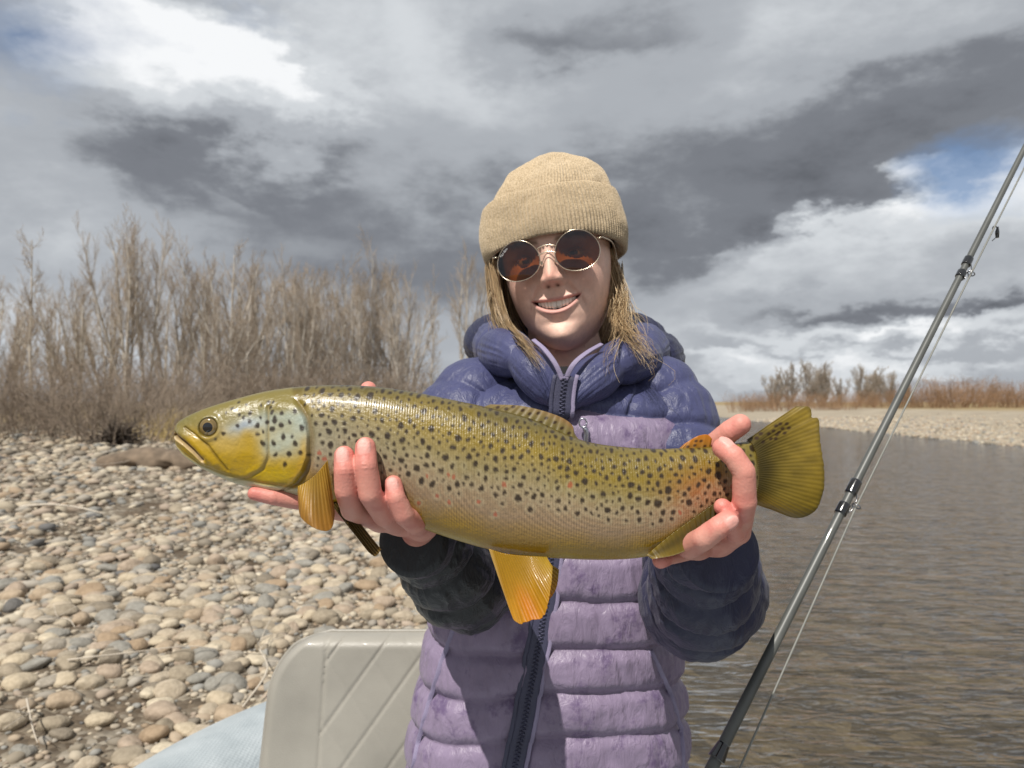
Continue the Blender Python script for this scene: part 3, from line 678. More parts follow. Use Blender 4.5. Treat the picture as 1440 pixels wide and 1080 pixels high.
# low clod of eroded soil behind the fish's chin
def mound():
    b = gpt(218, 14.2); n, m = 40, 60; R = []
    for i in range(n):
        t = i / (n - 1); a = np.linspace(0, 2 * np.pi, m, endpoint=False); prof = math.sin(math.pi * (.02 + .96 * t)) ** .5
        R.append(np.stack([np.full(m, (t - .5) * 2.1), np.cos(a) * .34 * prof, np.sin(a) * .24 * prof + .10], 1))
    R = np.array(R); q = R.reshape(-1, 3); q += (fbm(q * 3.1, 4, 4) * .09)[:, None] * np.array([.6, 1, 1.2])
    V, Fs = loft(R); V[:-2] = q; o = link('dirt_mound', new_mesh('dirt_mound', V, Fs, None, True, [M_dirt])); o.location = b
    tag(o, 'low dark clod of eroded soil on the gravel behind the fish chin', 'mound')
mound()
def stick(px0, py0, px1, py1, r, label, lift=.02, bend=.02, twigs=0, seed=0):
    rs = np.random.default_rng(seed)
    def g(px, py):
        d = CAMZ * F / (py - HOR)
        for _ in range(8):
            x = (px - 720) / F * d; h = float(ground_h(np.array([x]), np.array([d]))[0]) + .05; d = (CAMZ - h) * F / (py - HOR)
        return np.array([(px - 720) / F * d, d, h])
    a, b = g(px0, py0), g(px1, py1); L = np.linalg.norm(b - a)
    p = cr_path([a, a * .65 + b * .35 + rs.normal(0, bend, 3) * L + [0, 0, lift], a * .3 + b * .7 + rs.normal(0, bend, 3) * L + [0, 0, lift], b], 18)
    mb = MB(); V, Fs = tube(p, np.linspace(r, r * .45, 18), 6); mb.add(V, Fs)
    for k in range(twigs):
        q = p[rs.integers(3, 15)]; e = q + rs.normal(0, .3 * L, 3) * [1, 1, .5]; e[2] = abs(e[2] - q[2]) + q[2]
        V, Fs = tube(cr_path([q, (q + e) / 2 + rs.normal(0, .03 * L, 3), e], 8), np.linspace(r * .5, r * .25, 8), 5); mb.add(V, Fs)
    o = link('dry_stick', mb.mesh('dry_stick', [M_stick])); tag(o, label, 'stick', 'dry sticks on the gravel'); return o
stick(30, 712, 150, 722, .016, 'bleached stick lying on the gravel at the left, thickest of the sticks', .04)
stick(-5, 710, 25, 703, .02, 'short bleached stick cut by the left edge of the photo', .03)
stick(100, 925, 345, 915, .004, 'long thin straw lying across the stones left of the seat', .03, .01, 0, 2)
stick(345, 990, 385, 890, .005, 'thin branched twig standing up from the stones beside the seat', .06, .05, 5, 3)
stick(45, 985, 60, 1040, .005, 'small forked twig on bare soil near the lower left corner', .03, .06, 4, 4)
stick(60, 870, 110, 880, .005, 'short thin twig among stones at the left', .03, .06, 2, 5)
stick(170, 690, 260, 640, .010, 'bent dark twig running up to the soil clod', .06, .06, 4, 6)
# ------------------------------------------------------------------ raft and seat
def make_raft():
    m, N, L, b = mat_new('raft_skin'); tc = nd(N, 'ShaderNodeTexCoord')
    b.inputs['Base Color'].default_value = (.50, .56, .60, 1); b.inputs['Roughness'].default_value = .55
    vo = nd(N, 'ShaderNodeTexVoronoi', Scale=110.0, Randomness=.15); L.new(tc.outputs['Object'], vo.inputs['Vector'])
    bp = nd(N, 'ShaderNodeBump', Strength=.6, Distance=.003); L.new(vo.outputs['Distance'], bp.inputs['Height']); L.new(bp.outputs[0], b.inputs['Normal'])
    nz = nd(N, 'ShaderNodeTexNoise', Scale=7.0, Detail=8.0); L.new(tc.outputs['Object'], nz.inputs['Vector'])
    rp = nd(N, 'ShaderNodeValToRGB'); L.new(nz.outputs['Fac'], rp.inputs[0]); rp.color_ramp.elements[0].position = .3; rp.color_ramp.elements[0].color = (.29, .33, .35, 1); rp.color_ramp.elements[1].position = .65; rp.color_ramp.elements[1].color = (.42, .46, .48, 1); L.new(rp.outputs[0], b.inputs['Base Color'])
    r = empty('raft', (-.2, 0, 0)); tag(r, 'pale blue-grey textured inflatable raft under the woman and seat', 'raft')
    R0 = .25; top = .575
    pts = [(-1.25, -2.0), (-1.20, -1.0), (-1.12, .2), (-1.03, 1.0), (-.90, 1.55), (-.77, 2.05), (-.55, 2.38), (-.2, 2.52), (.05, 2.36), (.18, 2.0), (.30, 1.55), (.48, 1.0), (.62, .2), (.68, -1.0), (.66, -2.0), (.35, -2.5), (-.3, -2.65), (-.95, -2.5)]
    q = np.array([(x + .2, y, top - R0) for x, y in pts]); q = np.vstack([q[-2:], q, q[:3]]); path = cr_path(q, 420)[36:-52]
    path = np.vstack([path, path[:1]])
    V, Fs = tube(path, R0, 48, False); link('tube', new_mesh('tube', V, Fs, None, True, [m]), r)
    fl = [(x * .86 - .02 + .2, y * .93) for x, y in pts]
    bm = bmesh.new(); vs = [bm.verts.new((x, y, .17)) for x, y in fl]; f = bm.faces.new(vs); e = bmesh.ops.extrude_face_region(bm, geom=[f])
    bmesh.ops.translate(bm, verts=[v for v in e['geom'] if isinstance(v, bmesh.types.BMVert)], vec=(0, 0, -.12)); bmesh.ops.recalc_face_normals(bm, faces=bm.faces[:])
    me = bpy.data.meshes.new('floor_panel'); bm.to_mesh(me); bm.free(); me.materials.append(m); link('floor_panel', me, r)
make_raft()
def make_seat():
    m = simple_mat('seat_vinyl', (.305, .287, .25), .45, var=.16, scale=7, bump=.25, bscale=500, coat=.15)
    Mp = simple_mat('seat_base', (.05, .05, .055), .5)
    W, Hh, T = .50, .42, .085; Yf = 1.30
    xl = P(342, 1000, Yf)[0]; cx = xl + W / 2; zt = P(500, 904, Yf)[2]
    r = empty('boat_seat', (cx, Yf, .17)); tag(r, 'cream vinyl boat seat with diamond-stitched back', 'seat')
    # back cushion: front face a height field with stitched lines
    n, k = 120, 150; u = np.linspace(-1, 1, k); v = np.linspace(0, 1, n)
    U, Vv = np.meshgrid(u, v); 
    taper = .88 + .12 * (1 - Vv) ** .8
    X = U * W / 2; Z = Vv * Hh
    # rounded upper corners
    rc = .11; 
    ex = np.abs(U) ** 1.0
    lim = np.sqrt(np.clip(1 - np.clip((Z - (Hh - rc)) / rc, 0, 1) ** 2, 0, 1)); half = (W / 2 - rc) + rc * lim
    slope = 1 - .13 * Vv
    X = U * half * slope
    edge = np.minimum(np.minimum(half * slope - np.abs(X), Hh - Z), .05)
    pad = .5 * (1 - (1 - np.clip(edge / .022, 0, 1)) ** 2) ** .5
    Yd = -T / 2 * 2 * pad * .9
    def line(d, w=.0016): return np.exp(-(d / w) ** 2)
    groove = line(np.abs(X) - W / 2 * .545 * slope, .0022) * .0035
    inner = np.abs(X) < W / 2 * .545 * slope
    s45 = .078
    for sgn, amp in ((1, .0028), (-1, .0008)):
        q = (X * 1.0 + sgn * -Z * .72) / s45; dq = np.abs(q - np.round(q)) * s45 * .8
        groove = groove + inner * line(dq, .0018) * amp * (Z > -.1)
    # soft pillows between the lines
    Yd = Yd + groove - .003 * inner * pad
    Fr = np.stack([X, Yd - 0.0, Z], -1); Bk = np.stack([X, 0 * X + T * .42 * pad * 1.0 + .0, Z], -1)
    V = np.vstack([Fr.reshape(-1, 3), Bk.reshape(-1, 3)]); Fa = grid_faces(n, k, False); Fb = grid_faces(n, k, False, n * k)[:, ::-1]
    z0 = zt - Hh - .17
    o = link('backrest', new_mesh('backrest', V, [np.vstack([Fa, Fb])], None, True, [m]), r); o.location = (0, 0.03, z0); o.rotation_euler = (math.radians(-6), 0, 0)
    # piping round the rim
    t = np.linspace(0, 1, 160); ed = np.vstack([np.stack([X[:, 0], 0 * Z[:, 0], Z[:, 0]], 1), np.stack([X[-1, :], 0 * X[-1], Z[-1, :]], 1), np.stack([X[::-1, -1], 0 * Z[:, 0], Z[::-1, -1]], 1)])
    pp = tube_obj('piping', cr_path(ed[::6], 200), .004, m, o, 6)
    rbox('cushion', (.44, .40, .10), m, (0, .26, z0 - .02), (0, 0, 0), .035, r, 4)
    rbox('hinge_plate', (.34, .36, .02), Mp, (0, .24, z0 - .085), (0, 0, 0), .004, r)
    V, Fs = tube([(0, .24, 0.0), (0, .24, z0 - .09)], .045, 20); link('pedestal', new_mesh('pedestal', V, Fs, None, True, [Mp]), r)
make_seat()
# ------------------------------------------------------------------ the person
HS = 1.03                                                     # head scale
HR = (Matrix.Rotation(math.radians(-11), 3, 'Z') @ Matrix.Rotation(math.radians(3), 3, 'X') @ Matrix.Rotation(math.radians(-8.5), 3, 'Y'))
HRn = np.array(HR)
HO = P(772, 361, 1.0) - HRn @ np.array([0, -.088, 0]) * HS
def h2w(v): return np.asarray(v) * HS @ HRn.T + HO
def w2h(v): return (np.asarray(v) - HO) @ HRn / HS
MZ, MW = -.0605, .0315                                        # mouth height and half width
def mouth_mid(x): return MZ + .0095 * (x / MW) ** 2 - .0015
def mouth_open(x): return .0052 * np.clip(1 - (np.abs(x) / MW) ** 2.4, 0, 1)
def face_bumps(x, z):
    ax = np.abs(x); d = 0 * x
    # nose
    t = ss(.012, -.030, z) ; wdt = .0062 + .0040 * t
    ridge = (.0045 + .0165 * t) * ss(.026, .0, z) * ss(-.0405, -.0325, z)
    d += ridge * np.exp(-(ax / wdt) ** 2.2)
    d += .0050 * gs(ax, .0085) * gs(z + .0270, .0085)
    d += .0088 * gs(ax - .0118, .0055) * gs(z + .0300, .0062) * ss(-.0405, -.0345, z)
    d -= .0030 * gs(ax - .0165, .0028) * gs(z + .0300, .0080)
    d -= .0055 * gs(ax - .0060, .0030) * gs(z + .0375, .0018)
    # eye sockets, brow, cheek bones, smile cheeks
    d -= .0090 * gs(ax - .031, .0150) * gs(z - .002, .0105)
    d += .0035 * gs(ax - .030, .022) * gs(z - .021, .009)
    d += .0055 * gs(ax - .040, .015) * gs(z + .032, .013)
    d -= .0030 * gs(ax - .045, .014) * gs(z + .072, .018)
    # fold from nose to mouth corner
    fx = .0185 + .0150 * ss(-.033, -.066, z)
    fold = np.exp(-((ax - fx) / .0034) ** 2) * ss(-.030, -.038, z) * ss(-.078, -.062, z)
    d -= .0024 * fold; d += .0022 * np.exp(-((ax - fx - .007) / .006) ** 2) * ss(-.030, -.040, z) * ss(-.078, -.062, z)
    # mouth
    mid = mouth_mid(x); op = mouth_open(x); inm = ss(1.04, .96, ax / MW)
    env = np.clip(1 - (ax / (MW * 1.02)) ** 2, 0, 1) ** .55
    up = mid + op; lo = mid - op
    d += .0030 * env * gs(z - up - .0030, .0028); d += .0046 * env * gs(z - lo + .0042, .0040)
    d -= .0120 * ss(up + .0006, up - .0010, z) * ss(lo - .0006, lo + .0010, z) * inm
    d -= .0022 * gs(ax - MW - .001, .004) * gs(z - mid, .005)
    d -= .0012 * gs(ax, .0032) * gs(z + .046, .0060)
    d -= .0030 * gs(ax, .020) * gs(z + .0835, .0055)
    d += .0058 * gs(ax, .0150) * gs(z + .102, .0110)
    return d
def make_head():
    zk = [.122, .119, .110, .095, .070, .040, .010, -.02, -.045, -.065, -.080, -.092, -.102, -.110, -.116, -.1195]
    wk = [.004, .022, .042, .058, .0685, .0725, .0735, .0715, .0670, .0610, .0540, .0460, .0370, .0275, .0165, .003]
    fk = [.004, .030, .055, .073, .087, .0915, .0905, .0895, .0895, .0895, .0888, .0880, .0860, .0810, .0700, .052]
    bk = [.004, .030, .060, .082, .098, .102, .098, .088, .076, .062, .050, .038, .025, .008, -.015, -.044]
    n, m = 330, 400
    tt = np.linspace(0, 1, n); zs = np.interp(tt, np.linspace(0, 1, len(zk)), zk)
    # even spacing by height with extra rings at both ends
    zs = np.sort(np.r_[.122 - .24153 * (.5 - .5 * np.cos(np.pi * np.linspace(0, 1, 60))), np.linspace(.115, -.112, n - 60)])[::-1]
    def ip(k): 
        p = cr_path(np.stack([np.array(zk), np.array(k), 0 * np.array(k)], 1), 600); return np.interp(zs, p[::-1, 0], p[::-1, 1])
    w, f, b = ip(wk), ip(fk), ip(bk)
    a = np.linspace(-1, 1, m, endpoint=False); th = np.pi * np.sign(a) * np.abs(a) ** 1.35       # dense at the front
    s, c = np.sin(th), np.cos(th); e = 2 / 2.25
    X = w[:, None] * np.sign(s) * np.abs(s) ** e; cc = np.sign(c) * np.abs(c) ** e
    Y = np.where(cc > 0, -f[:, None] * cc, -b[:, None] * cc); Z = np.repeat(zs[:, None], m, 1)
    front = ss(.05, .5, cc) * np.ones_like(Y)
    Y = Y - face_bumps(X, Z) * front
    V, Fs = loft(np.stack([X, Y, Z], -1)); V = h2w(V)
    me = new_mesh('head', V, [Fs[0][:, ::-1], Fs[1][:, ::-1]]); return me
NAILS = []                                                     # (centre, radii, axes) for colouring
def nail(pts, k, side):
    """a nail near the end pts[k] of a finger, on the given side"""
    a, r = np.array(pts[0][0]), pts[0][1]; b = np.array(pts[1][0]); ax = (a - b) / np.linalg.norm(a - b)
    sd_ = np.array(side, float); sd_ -= ax * sd_.dot(ax); sd_ /= np.linalg.norm(sd_); z = np.cross(ax, sd_)
    M = np.stack([z, sd_, ax], 1); c = a + sd_ * r * .90 - ax * r * .15; NAILS.append((c, (r * .66, r * .22, r * .85), M)); return NAILS[-1]
def ch(*a): return [(P(x, y, Y), r) for x, y, Y, r in a]
RH = dict(
    middle=ch((484, 641, .581, .00763), (485, 662, .577, .00837), (487, 690, .581, .00874), (496, 716, .597, .00911), (532, 728, .642, .01116)),
    ring=ch((514, 629, .581, .00781), (515, 655, .576, .00856), (521, 695, .580, .00893), (541, 723, .597, .00949), (562, 732, .645, .01163)),
    little=ch((553, 681, .588, .00688), (557, 700, .585, .00744), (568, 724, .590, .00800), (583, 735, .606, .00874), (594, 738, .648, .01116)),
    index=ch((358, 694, .606, .00539), (385, 699, .608, .00651), (428, 706, .617, .00707), (478, 718, .636, .00818), (540, 728, .662, .01116)),
    thumb=ch((518, 548, .660, .00725), (530, 590, .668, .00837), (555, 670, .668, .01023), (585, 722, .668, .01302)))
RPALM = ch((540, 728, .650, .01116), (592, 735, .654, .01209), (588, 750, .690, .01767), (598, 766, .74, .02139), (640, 815, .84, .02790))
LH = dict(
    index=ch((1016, 630, .592, .00781), (1032, 642, .585, .00837), (1046, 664, .583, .00874), (1047, 705, .589, .00911), (1038, 748, .618, .00986), (1012, 762, .654, .01209)),
    thumb=ch((1041, 597, .618, .00856), (1026, 607, .622, .00911), (1005, 626, .634, .00977), (992, 660, .655, .01116), (995, 730, .665, .01395)),
    middle=ch((1024, 731, .580, .00763), (1010, 742, .578, .00856), (990, 757, .584, .00911), (970, 769, .606, .00949), (980, 768, .648, .01116)),
    fold=ch((1016, 713, .592, .00670), (1026, 724, .592, .00763), (1034, 748, .606, .00856)),
    little=ch((929, 788, .608, .00651), (940, 782, .620, .00707), (968, 772, .647, .00930)))
LPALM = ch((1010, 752, .652, .01302), (982, 757, .654, .01209), (1000, 760, .690, .01860), (1004, 768, .74, .02186), (990, 815, .84, .02790))
def make_hand(H, PALM, nails, h=.00135):
    nl = [nail(H[k], 0, s) for k, s in nails]
    allp = np.array([p for f in list(H.values()) + [PALM] for p, r in f]); lo, hi = allp.min(0) - .034, allp.max(0) + .034
    def fn(p):
        fd = None
        for k, f in H.items():
            e = sd_chain(p, f, .0010)
            for j in (1, 2):
                pt = f[j][0]; axd = np.asarray(f[j - 1][0]) - np.asarray(f[j + 1][0]) if j + 1 < len(f) else np.asarray(f[j - 1][0]) - pt; axd = (axd / np.linalg.norm(axd)).astype(np.float32); dp_ = p - np.asarray(pt, np.float32); sa_ = dp_ @ axd; nr = np.linalg.norm(dp_, axis=-1) < f[j][1] * 2.2
                e = e + nr * (.00055 * np.exp(-(sa_ / .0009) ** 2) + .0004 * np.exp(-((sa_ - .0028) / .0008) ** 2) + .0004 * np.exp(-((sa_ + .0028) / .0008) ** 2))
            fd = e if fd is None else smin(fd, e, .0014)
        pl = sd_chain(p, PALM, .012)
        d = smin(fd, pl, .0085)
        for c, r, M in nl: d = smin(d, sd_ell(p, c, r, M), .0006)
        # creases over the joints
        return d
    return surface_nets(fn, lo, hi, h)
def make_core():
    sh = [(-.050, 1.06, 1.43), (.195, 1.06, 1.43)]; el = [(-.050, .915, 1.245), (.205, .905, 1.222)]
    wr = [RPALM[3][0], LPALM[3][0]]
    nk = HO + np.array([.012, .025, -.13])
    def fn(p):
        d = sd_cone(p, (.06, 1.065, 1.0), (.075, 1.07, 1.36), .10, .105)
        d = smin(d, sd_cone(p, sh[0], sh[1], .045, .045), .05)
        d = smin(d, sd_chain(p, [((.073, 1.075, 1.42), .060), (tuple(nk), .050), (tuple(HO + np.array([.004, .02, -.06])), .050)], .02), .035)
        for s, e, w in zip(sh, el, wr): d = smin(d, sd_chain(p, [(s, .043), (e, .034), (w, .023)], .02), .01)
        for sx in (-.05, .16): d = smin(d, sd_chain(p, [((sx * .7 + .015, 1.065, .95), .085), ((sx, 1.05, .58), .055), ((sx, 1.07, .26), .036), ((sx, .98, .215), .030)], .03), .04)
        return d
    return surface_nets(fn, (-.25, .65, .15), (.42, 1.25, 1.66), .008)
def skin_cols(V):
    q = w2h(V); x, y, z = q[:, 0], q[:, 1], q[:, 2]; ax = np.abs(x)
    head = (np.linalg.norm(q - [0, 0, 0], axis=1) < .16) & (z > -.14)
    base = np.array([.78, .505, .40]); c = np.tile(base, (len(V), 1)) * (1 + .07 * vn(V * 60, 3) + .06 * vn(V * 170, 4) + .06 * vn(V * 420, 5))[:, None]
    def mixc(w, col): 
        c[:] = c * (1 - w[:, None]) + np.array(col) * w[:, None]
    fr = head * ss(.0, -.04, y)
    mixc(fr * .45 * gs(ax - .040, .020) * gs(z + .030, .020), (.68, .32, .25))
    mixc(fr * .50 * gs(ax, .013) * gs(z + .026, .012), (.66, .26, .20))
    mid = mouth_mid(x); op = mouth_open(x); env = np.clip(1 - (ax / (MW * 1.05)) ** 2, 0, 1) ** .5
    up, lo = mid + op, mid - op
    lipu = ss(up + .0046 * env + .0005, up + .0046 * env - .0012, z) * ss(up - .0015, up - .0005, z) * (ax < MW * 1.05)
    lipl = ss(lo - .0070 * env - .0005, lo - .0070 * env + .0014, z) * ss(lo + .0015, lo + .0005, z) * (ax < MW * 1.05)
    mixc(fr * np.maximum(lipu, lipl) * .62, (.52, .19, .175))
    mixc(fr * (ss(up + .0002, up - .0008, z) * ss(lo - .0002, lo + .0008, z)) * (ax < MW * 1.02), (.045, .012, .012))
    mixc(fr * .9 * gs(ax - .0060, .0026) * gs(z + .0378, .0016), (.10, .035, .03))
    # brows
    bz = .0195 + .003 * (1 - ((ax - .032) / .02) ** 2); mixc(fr * .8 * gs(z - bz, .0032) * ss(.052, .046, ax) * ss(.008, .014, ax), (.16, .09, .045))
    # hands: red from cold, paler in the creases
    hd = (~head) & (V[:, 1] < .76)
    mixc(hd * .80, (.56, .215, .168))
    for H in (RH, LH):
        for f in H.values():
            tip = f[0][0]; w = np.exp(-(np.linalg.norm(V - tip, axis=1) / .013) ** 2); mixc(hd * w * .55, (.70, .205, .175))
            for (pt, r) in f[1:3]: mixc(hd * .35 * np.exp(-(np.linalg.norm(V - pt, axis=1) / .009) ** 2), (.62, .17, .15))
    mixc(hd * .45 * ss(.0, .5, fbm(V * 55, 3, 12)), (.60, .33, .26)); mixc(hd * .4 * ss(.05, .5, fbm(V * 90, 3, 15)), (.46, .13, .11))
    for cc, r, M in NAILS:
        k = np.linalg.norm(((V - cc) @ M) / np.array(r), axis=1); mixc(ss(1.25, 1.0, k), (.72, .36, .31))
    return c
def make_body(root):
    hm = make_head()
    parts = [hm]
    V, Fq = make_hand(RH, RPALM, [('middle', (0, -1, .25)), ('ring', (0, -1, .25)), ('little', (0, -1, .25))]); parts.append(new_mesh('hr', V, Fq))
    V, Fq = make_hand(LH, LPALM, [('middle', (.3, -1, -.1)), ('index', (.1, -.5, 1))]); parts.append(new_mesh('hl', V, Fq))
    V, Fq = make_core(); core = new_mesh('body', V, Fq)
    o = link('body', core); tmp = []
    for me in parts:
        t = link('tmp', me); tmp.append(t); md = o.modifiers.new('u', 'BOOLEAN'); md.operation = 'UNION'; md.object = t
        try: md.solver = 'MANIFOLD'
        except Exception: md.solver = 'EXACT'
    dg = bpy.context.evaluated_depsgraph_get(); me = bpy.data.meshes.new_from_object(o.evaluated_get(dg)); nv = len(me.vertices)
    print('body verts', len(core.vertices), [len(p.vertices) for p in parts], '->', nv)
    o.modifiers.clear(); o.parent = root
    if nv < .6 * sum(len(p.vertices) for p in parts):          # union failed: keep the pieces in one mesh
        mb = MB()
        for p in [core] + parts:
            v = np.empty(len(p.vertices) * 3, np.float32); p.vertices.foreach_get('co', v); fs = [[], []]
            for pl in p.polygons: fs[len(pl.vertices) - 3].append(pl.vertices[:])
            mb.add(v.reshape(-1, 3), fs)
        me = mb.mesh('body', [])
    for t in tmp: bpy.data.objects.remove(t)
    o.data = me; me.name = 'body'; me.materials.clear(); me.materials.append(M_skin)
    me.polygons.foreach_set('use_smooth', np.ones(len(me.polygons), bool)); me.polygons.foreach_set('material_index', np.zeros(len(me.polygons), np.int32))
    v = np.empty(len(me.vertices) * 3, np.float32); me.vertices.foreach_get('co', v); 
    for a in list(me.color_attributes): me.color_attributes.remove(a)
    set_cols(me, skin_cols(v.reshape(-1, 3).astype(float))); me.update()
    return o
person = empty('person', (.055, 1.05, .17))
def under(o):                                                  # keep world placement below the person's Empty
    o.matrix_parent_inverse = person.matrix_world.inverted() if False else Matrix.Translation(-Vector(person.location)); return o
tag(person, 'smiling woman in a tan beanie and puffer jacket holding a large trout', 'person')
body = under(make_body(person))

# teeth and eyes
def make_teeth():
    M_t = simple_mat('teeth', (.80, .755, .67), .28, var=.05, spec=.5)
    ed = np.array([-.0245, -.0205, -.0160, -.0112, -.0068, 0, .0068, .0112, .0160, .0205, .0245])        # edges of the teeth
    xs = np.unique(np.r_[np.linspace(-.0245, .0245, 200), ed]); n, m = len(xs), 18
    gd = np.min(np.abs(xs[:, None] - ed[None]), 1); k = np.clip(np.searchsorted(ed, xs, 'right') - 1, 0, len(ed) - 2); w = (ed[k + 1] - ed[k]); u = (xs - ed[k]) / w * 2 - 1
    top = mouth_mid(xs) + mouth_open(xs) + .003; bot = mouth_mid(xs) - mouth_open(xs) + .0011 + .0011 * u ** 4 + .0006 * (np.abs(np.abs(xs) - .009) < .0022)
    f = np.linspace(0, 1, m)[None]; Z = top[:, None] * (1 - f) + bot[:, None] * f
    Y = -(.0868 - 15 * xs ** 2)[:, None] - .0007 * (1 - u ** 2)[:, None] + .0009 * gs(gd, .00022)[:, None] + .0016 * ss(.8, 1, f) + .0008 * (1 - f)
    R = np.stack([np.repeat(xs[:, None], m, 1), Y, Z], -1); Bk = R + [0, .003, 0]
    V = np.vstack([R.reshape(-1, 3), Bk.reshape(-1, 3)]); Fa = grid_faces(n, m, False); Fb = Fa[:, ::-1] + n * m
    j = np.arange(n - 1) * m + m - 1; Fe = np.stack([j, j + m, j + m + n * m, j + n * m], 1)
    under(link('teeth', new_mesh('teeth', h2w(V), [np.vstack([Fa, Fb, Fe])], None, True, [M_t]), person))
make_teeth()
def make_eyes():
    for sx in (-1, 1):
        n, m = 24, 32; t = np.linspace(0.001, np.pi - .001, n); a = np.linspace(0, 2 * np.pi, m, endpoint=False)
        R = np.stack([np.sin(t)[:, None] * np.cos(a), -np.cos(t)[:, None] * np.ones(m), np.sin(t)[:, None] * np.sin(a)], -1) * .0118
        V, Fs = loft(R); ang = np.arccos(np.clip(-V[:, 1] / .0118, -1, 1))
        c = np.where((np.abs(V[:, 2:3] + .001) > .0026), [.50, .28, .21], np.where((ang < .5)[:, None], [.05, .04, .03], [.5, .46, .44]))
        under(link('eye', new_mesh('eye', h2w(V + [sx * .031, -.0700, .001]), Fs, c, True, [col_mat('eye', .1)]), person))
make_eyes()

# beanie
def make_beanie():
    m, N, L, b = mat_new('tan_knit'); tc = nd(N, 'ShaderNodeTexCoord'); b.inputs['Roughness'].default_value = .95; b.inputs['Sheen Weight'].default_value = .35; b.inputs['Specular IOR Level'].default_value = .1
    nz = nd(N, 'ShaderNodeTexNoise', Scale=420.0, Detail=4.0); L.new(tc.outputs['Object'], nz.inputs['Vector'])
    rp = nd(N, 'ShaderNodeValToRGB'); L.new(nz.outputs['Fac'], rp.inputs[0]); rp.color_ramp.elements[0].position = .3; rp.color_ramp.elements[0].color = (.36, .275, .17, 1); rp.color_ramp.elements[1].position = .65; rp.color_ramp.elements[1].color = (.58, .46, .31, 1); L.new(rp.outputs[0], b.inputs['Base Color'])
    bp = nd(N, 'ShaderNodeBump', Strength=.7, Distance=.0012); L.new(nz.outputs['Fac'], bp.inputs['Height']); L.new(bp.outputs[0], b.inputs['Normal'])
    root = under(empty('beanie')); root.parent = person; person_part = root
    mseg = 750; th = np.linspace(0, 2 * np.pi, mseg, endpoint=False)
    def shell(name, zz, aa, bb, ribs, amp, zoff, seed, lump=.004, off=(0, 0, 0), parent=None, rowamp=.0004):
        zz, aa, bb = np.array(zz), np.array(aa), np.array(bb); k = np.array(cr_path(np.stack([aa, bb, zz], 1), 110))
        X = k[:, 0:1] * np.sin(th) ; Y = -k[:, 1:2] * np.cos(th); Z = np.repeat(k[:, 2:3], mseg, 1) 
        f = np.linspace(0, 1, len(k))[:, None]
        Z = Z + zoff(th)[None] * np.clip(1 - (k[:, 2:3] - .0) / .075, 0, 1.2)
        nrm = np.stack([np.sin(th) * np.ones_like(X), -np.cos(th) * np.ones_like(X), 0 * X], -1)
        q = np.stack([X, Y, Z], -1)
        rib = np.abs(np.cos(ribs * th / 2 + .25 * vn(np.stack([3 * np.sin(th), 3 * np.cos(th), 0 * th], -1) * 2, 2)))[None] ** .8 * ss(0, .04, k[:, 0:1])
        row = np.sin(f * 2 * np.pi * 42)
        ln = lump * fbm(q.reshape(-1, 3) * 22, 3, seed).reshape(X.shape)
        q = q + nrm * (amp * (rib - .5) + rowamp * row * rib + ln)[..., None]
        q[..., 2] += ln * .6
        q = q + np.array(off) * ss(.03, .14, q[..., 2:3])
        V, Fs = loft(q, True, False); o = link(name, new_mesh(name, h2w(V), [Fs[0][:, ::-1]], None, True, [m]), parent); under_b(o); return o
    def under_b(o): o.matrix_parent_inverse = Matrix.Identity(4)
    zo = lambda t: -.046 * (1 - np.cos(t)) / 2 - .004 * np.sin(t)
    # rolled cuff: out, up, over and back inside
    shell('cuff', [.034, .027, .0255, .030, .045, .062, .078, .0865, .0885, .085], [.083, .089, .0945, .0985, .1005, .0990, .0955, .0925, .0885, .084], [.092, .0955, .0990, .1015, .1030, .1020, .0995, .097, .094, .090], 124, .0030, zo, 4, .003, parent=root)
    shell('crown', [.050, .075, .092, .106, .120, .131, .139, .1435, .1455, .146], [.086, .0860, .0830, .0775, .0695, .059, .0445, .029, .013, .001], [.093, .0935, .092, .088, .081, .070, .052, .033, .014, .001], 124, .0020, zo, 8, .006, (.012, .012, 0), parent=root)
    root.matrix_parent_inverse = Matrix.Translation(-Vector(person.location))
make_beanie()

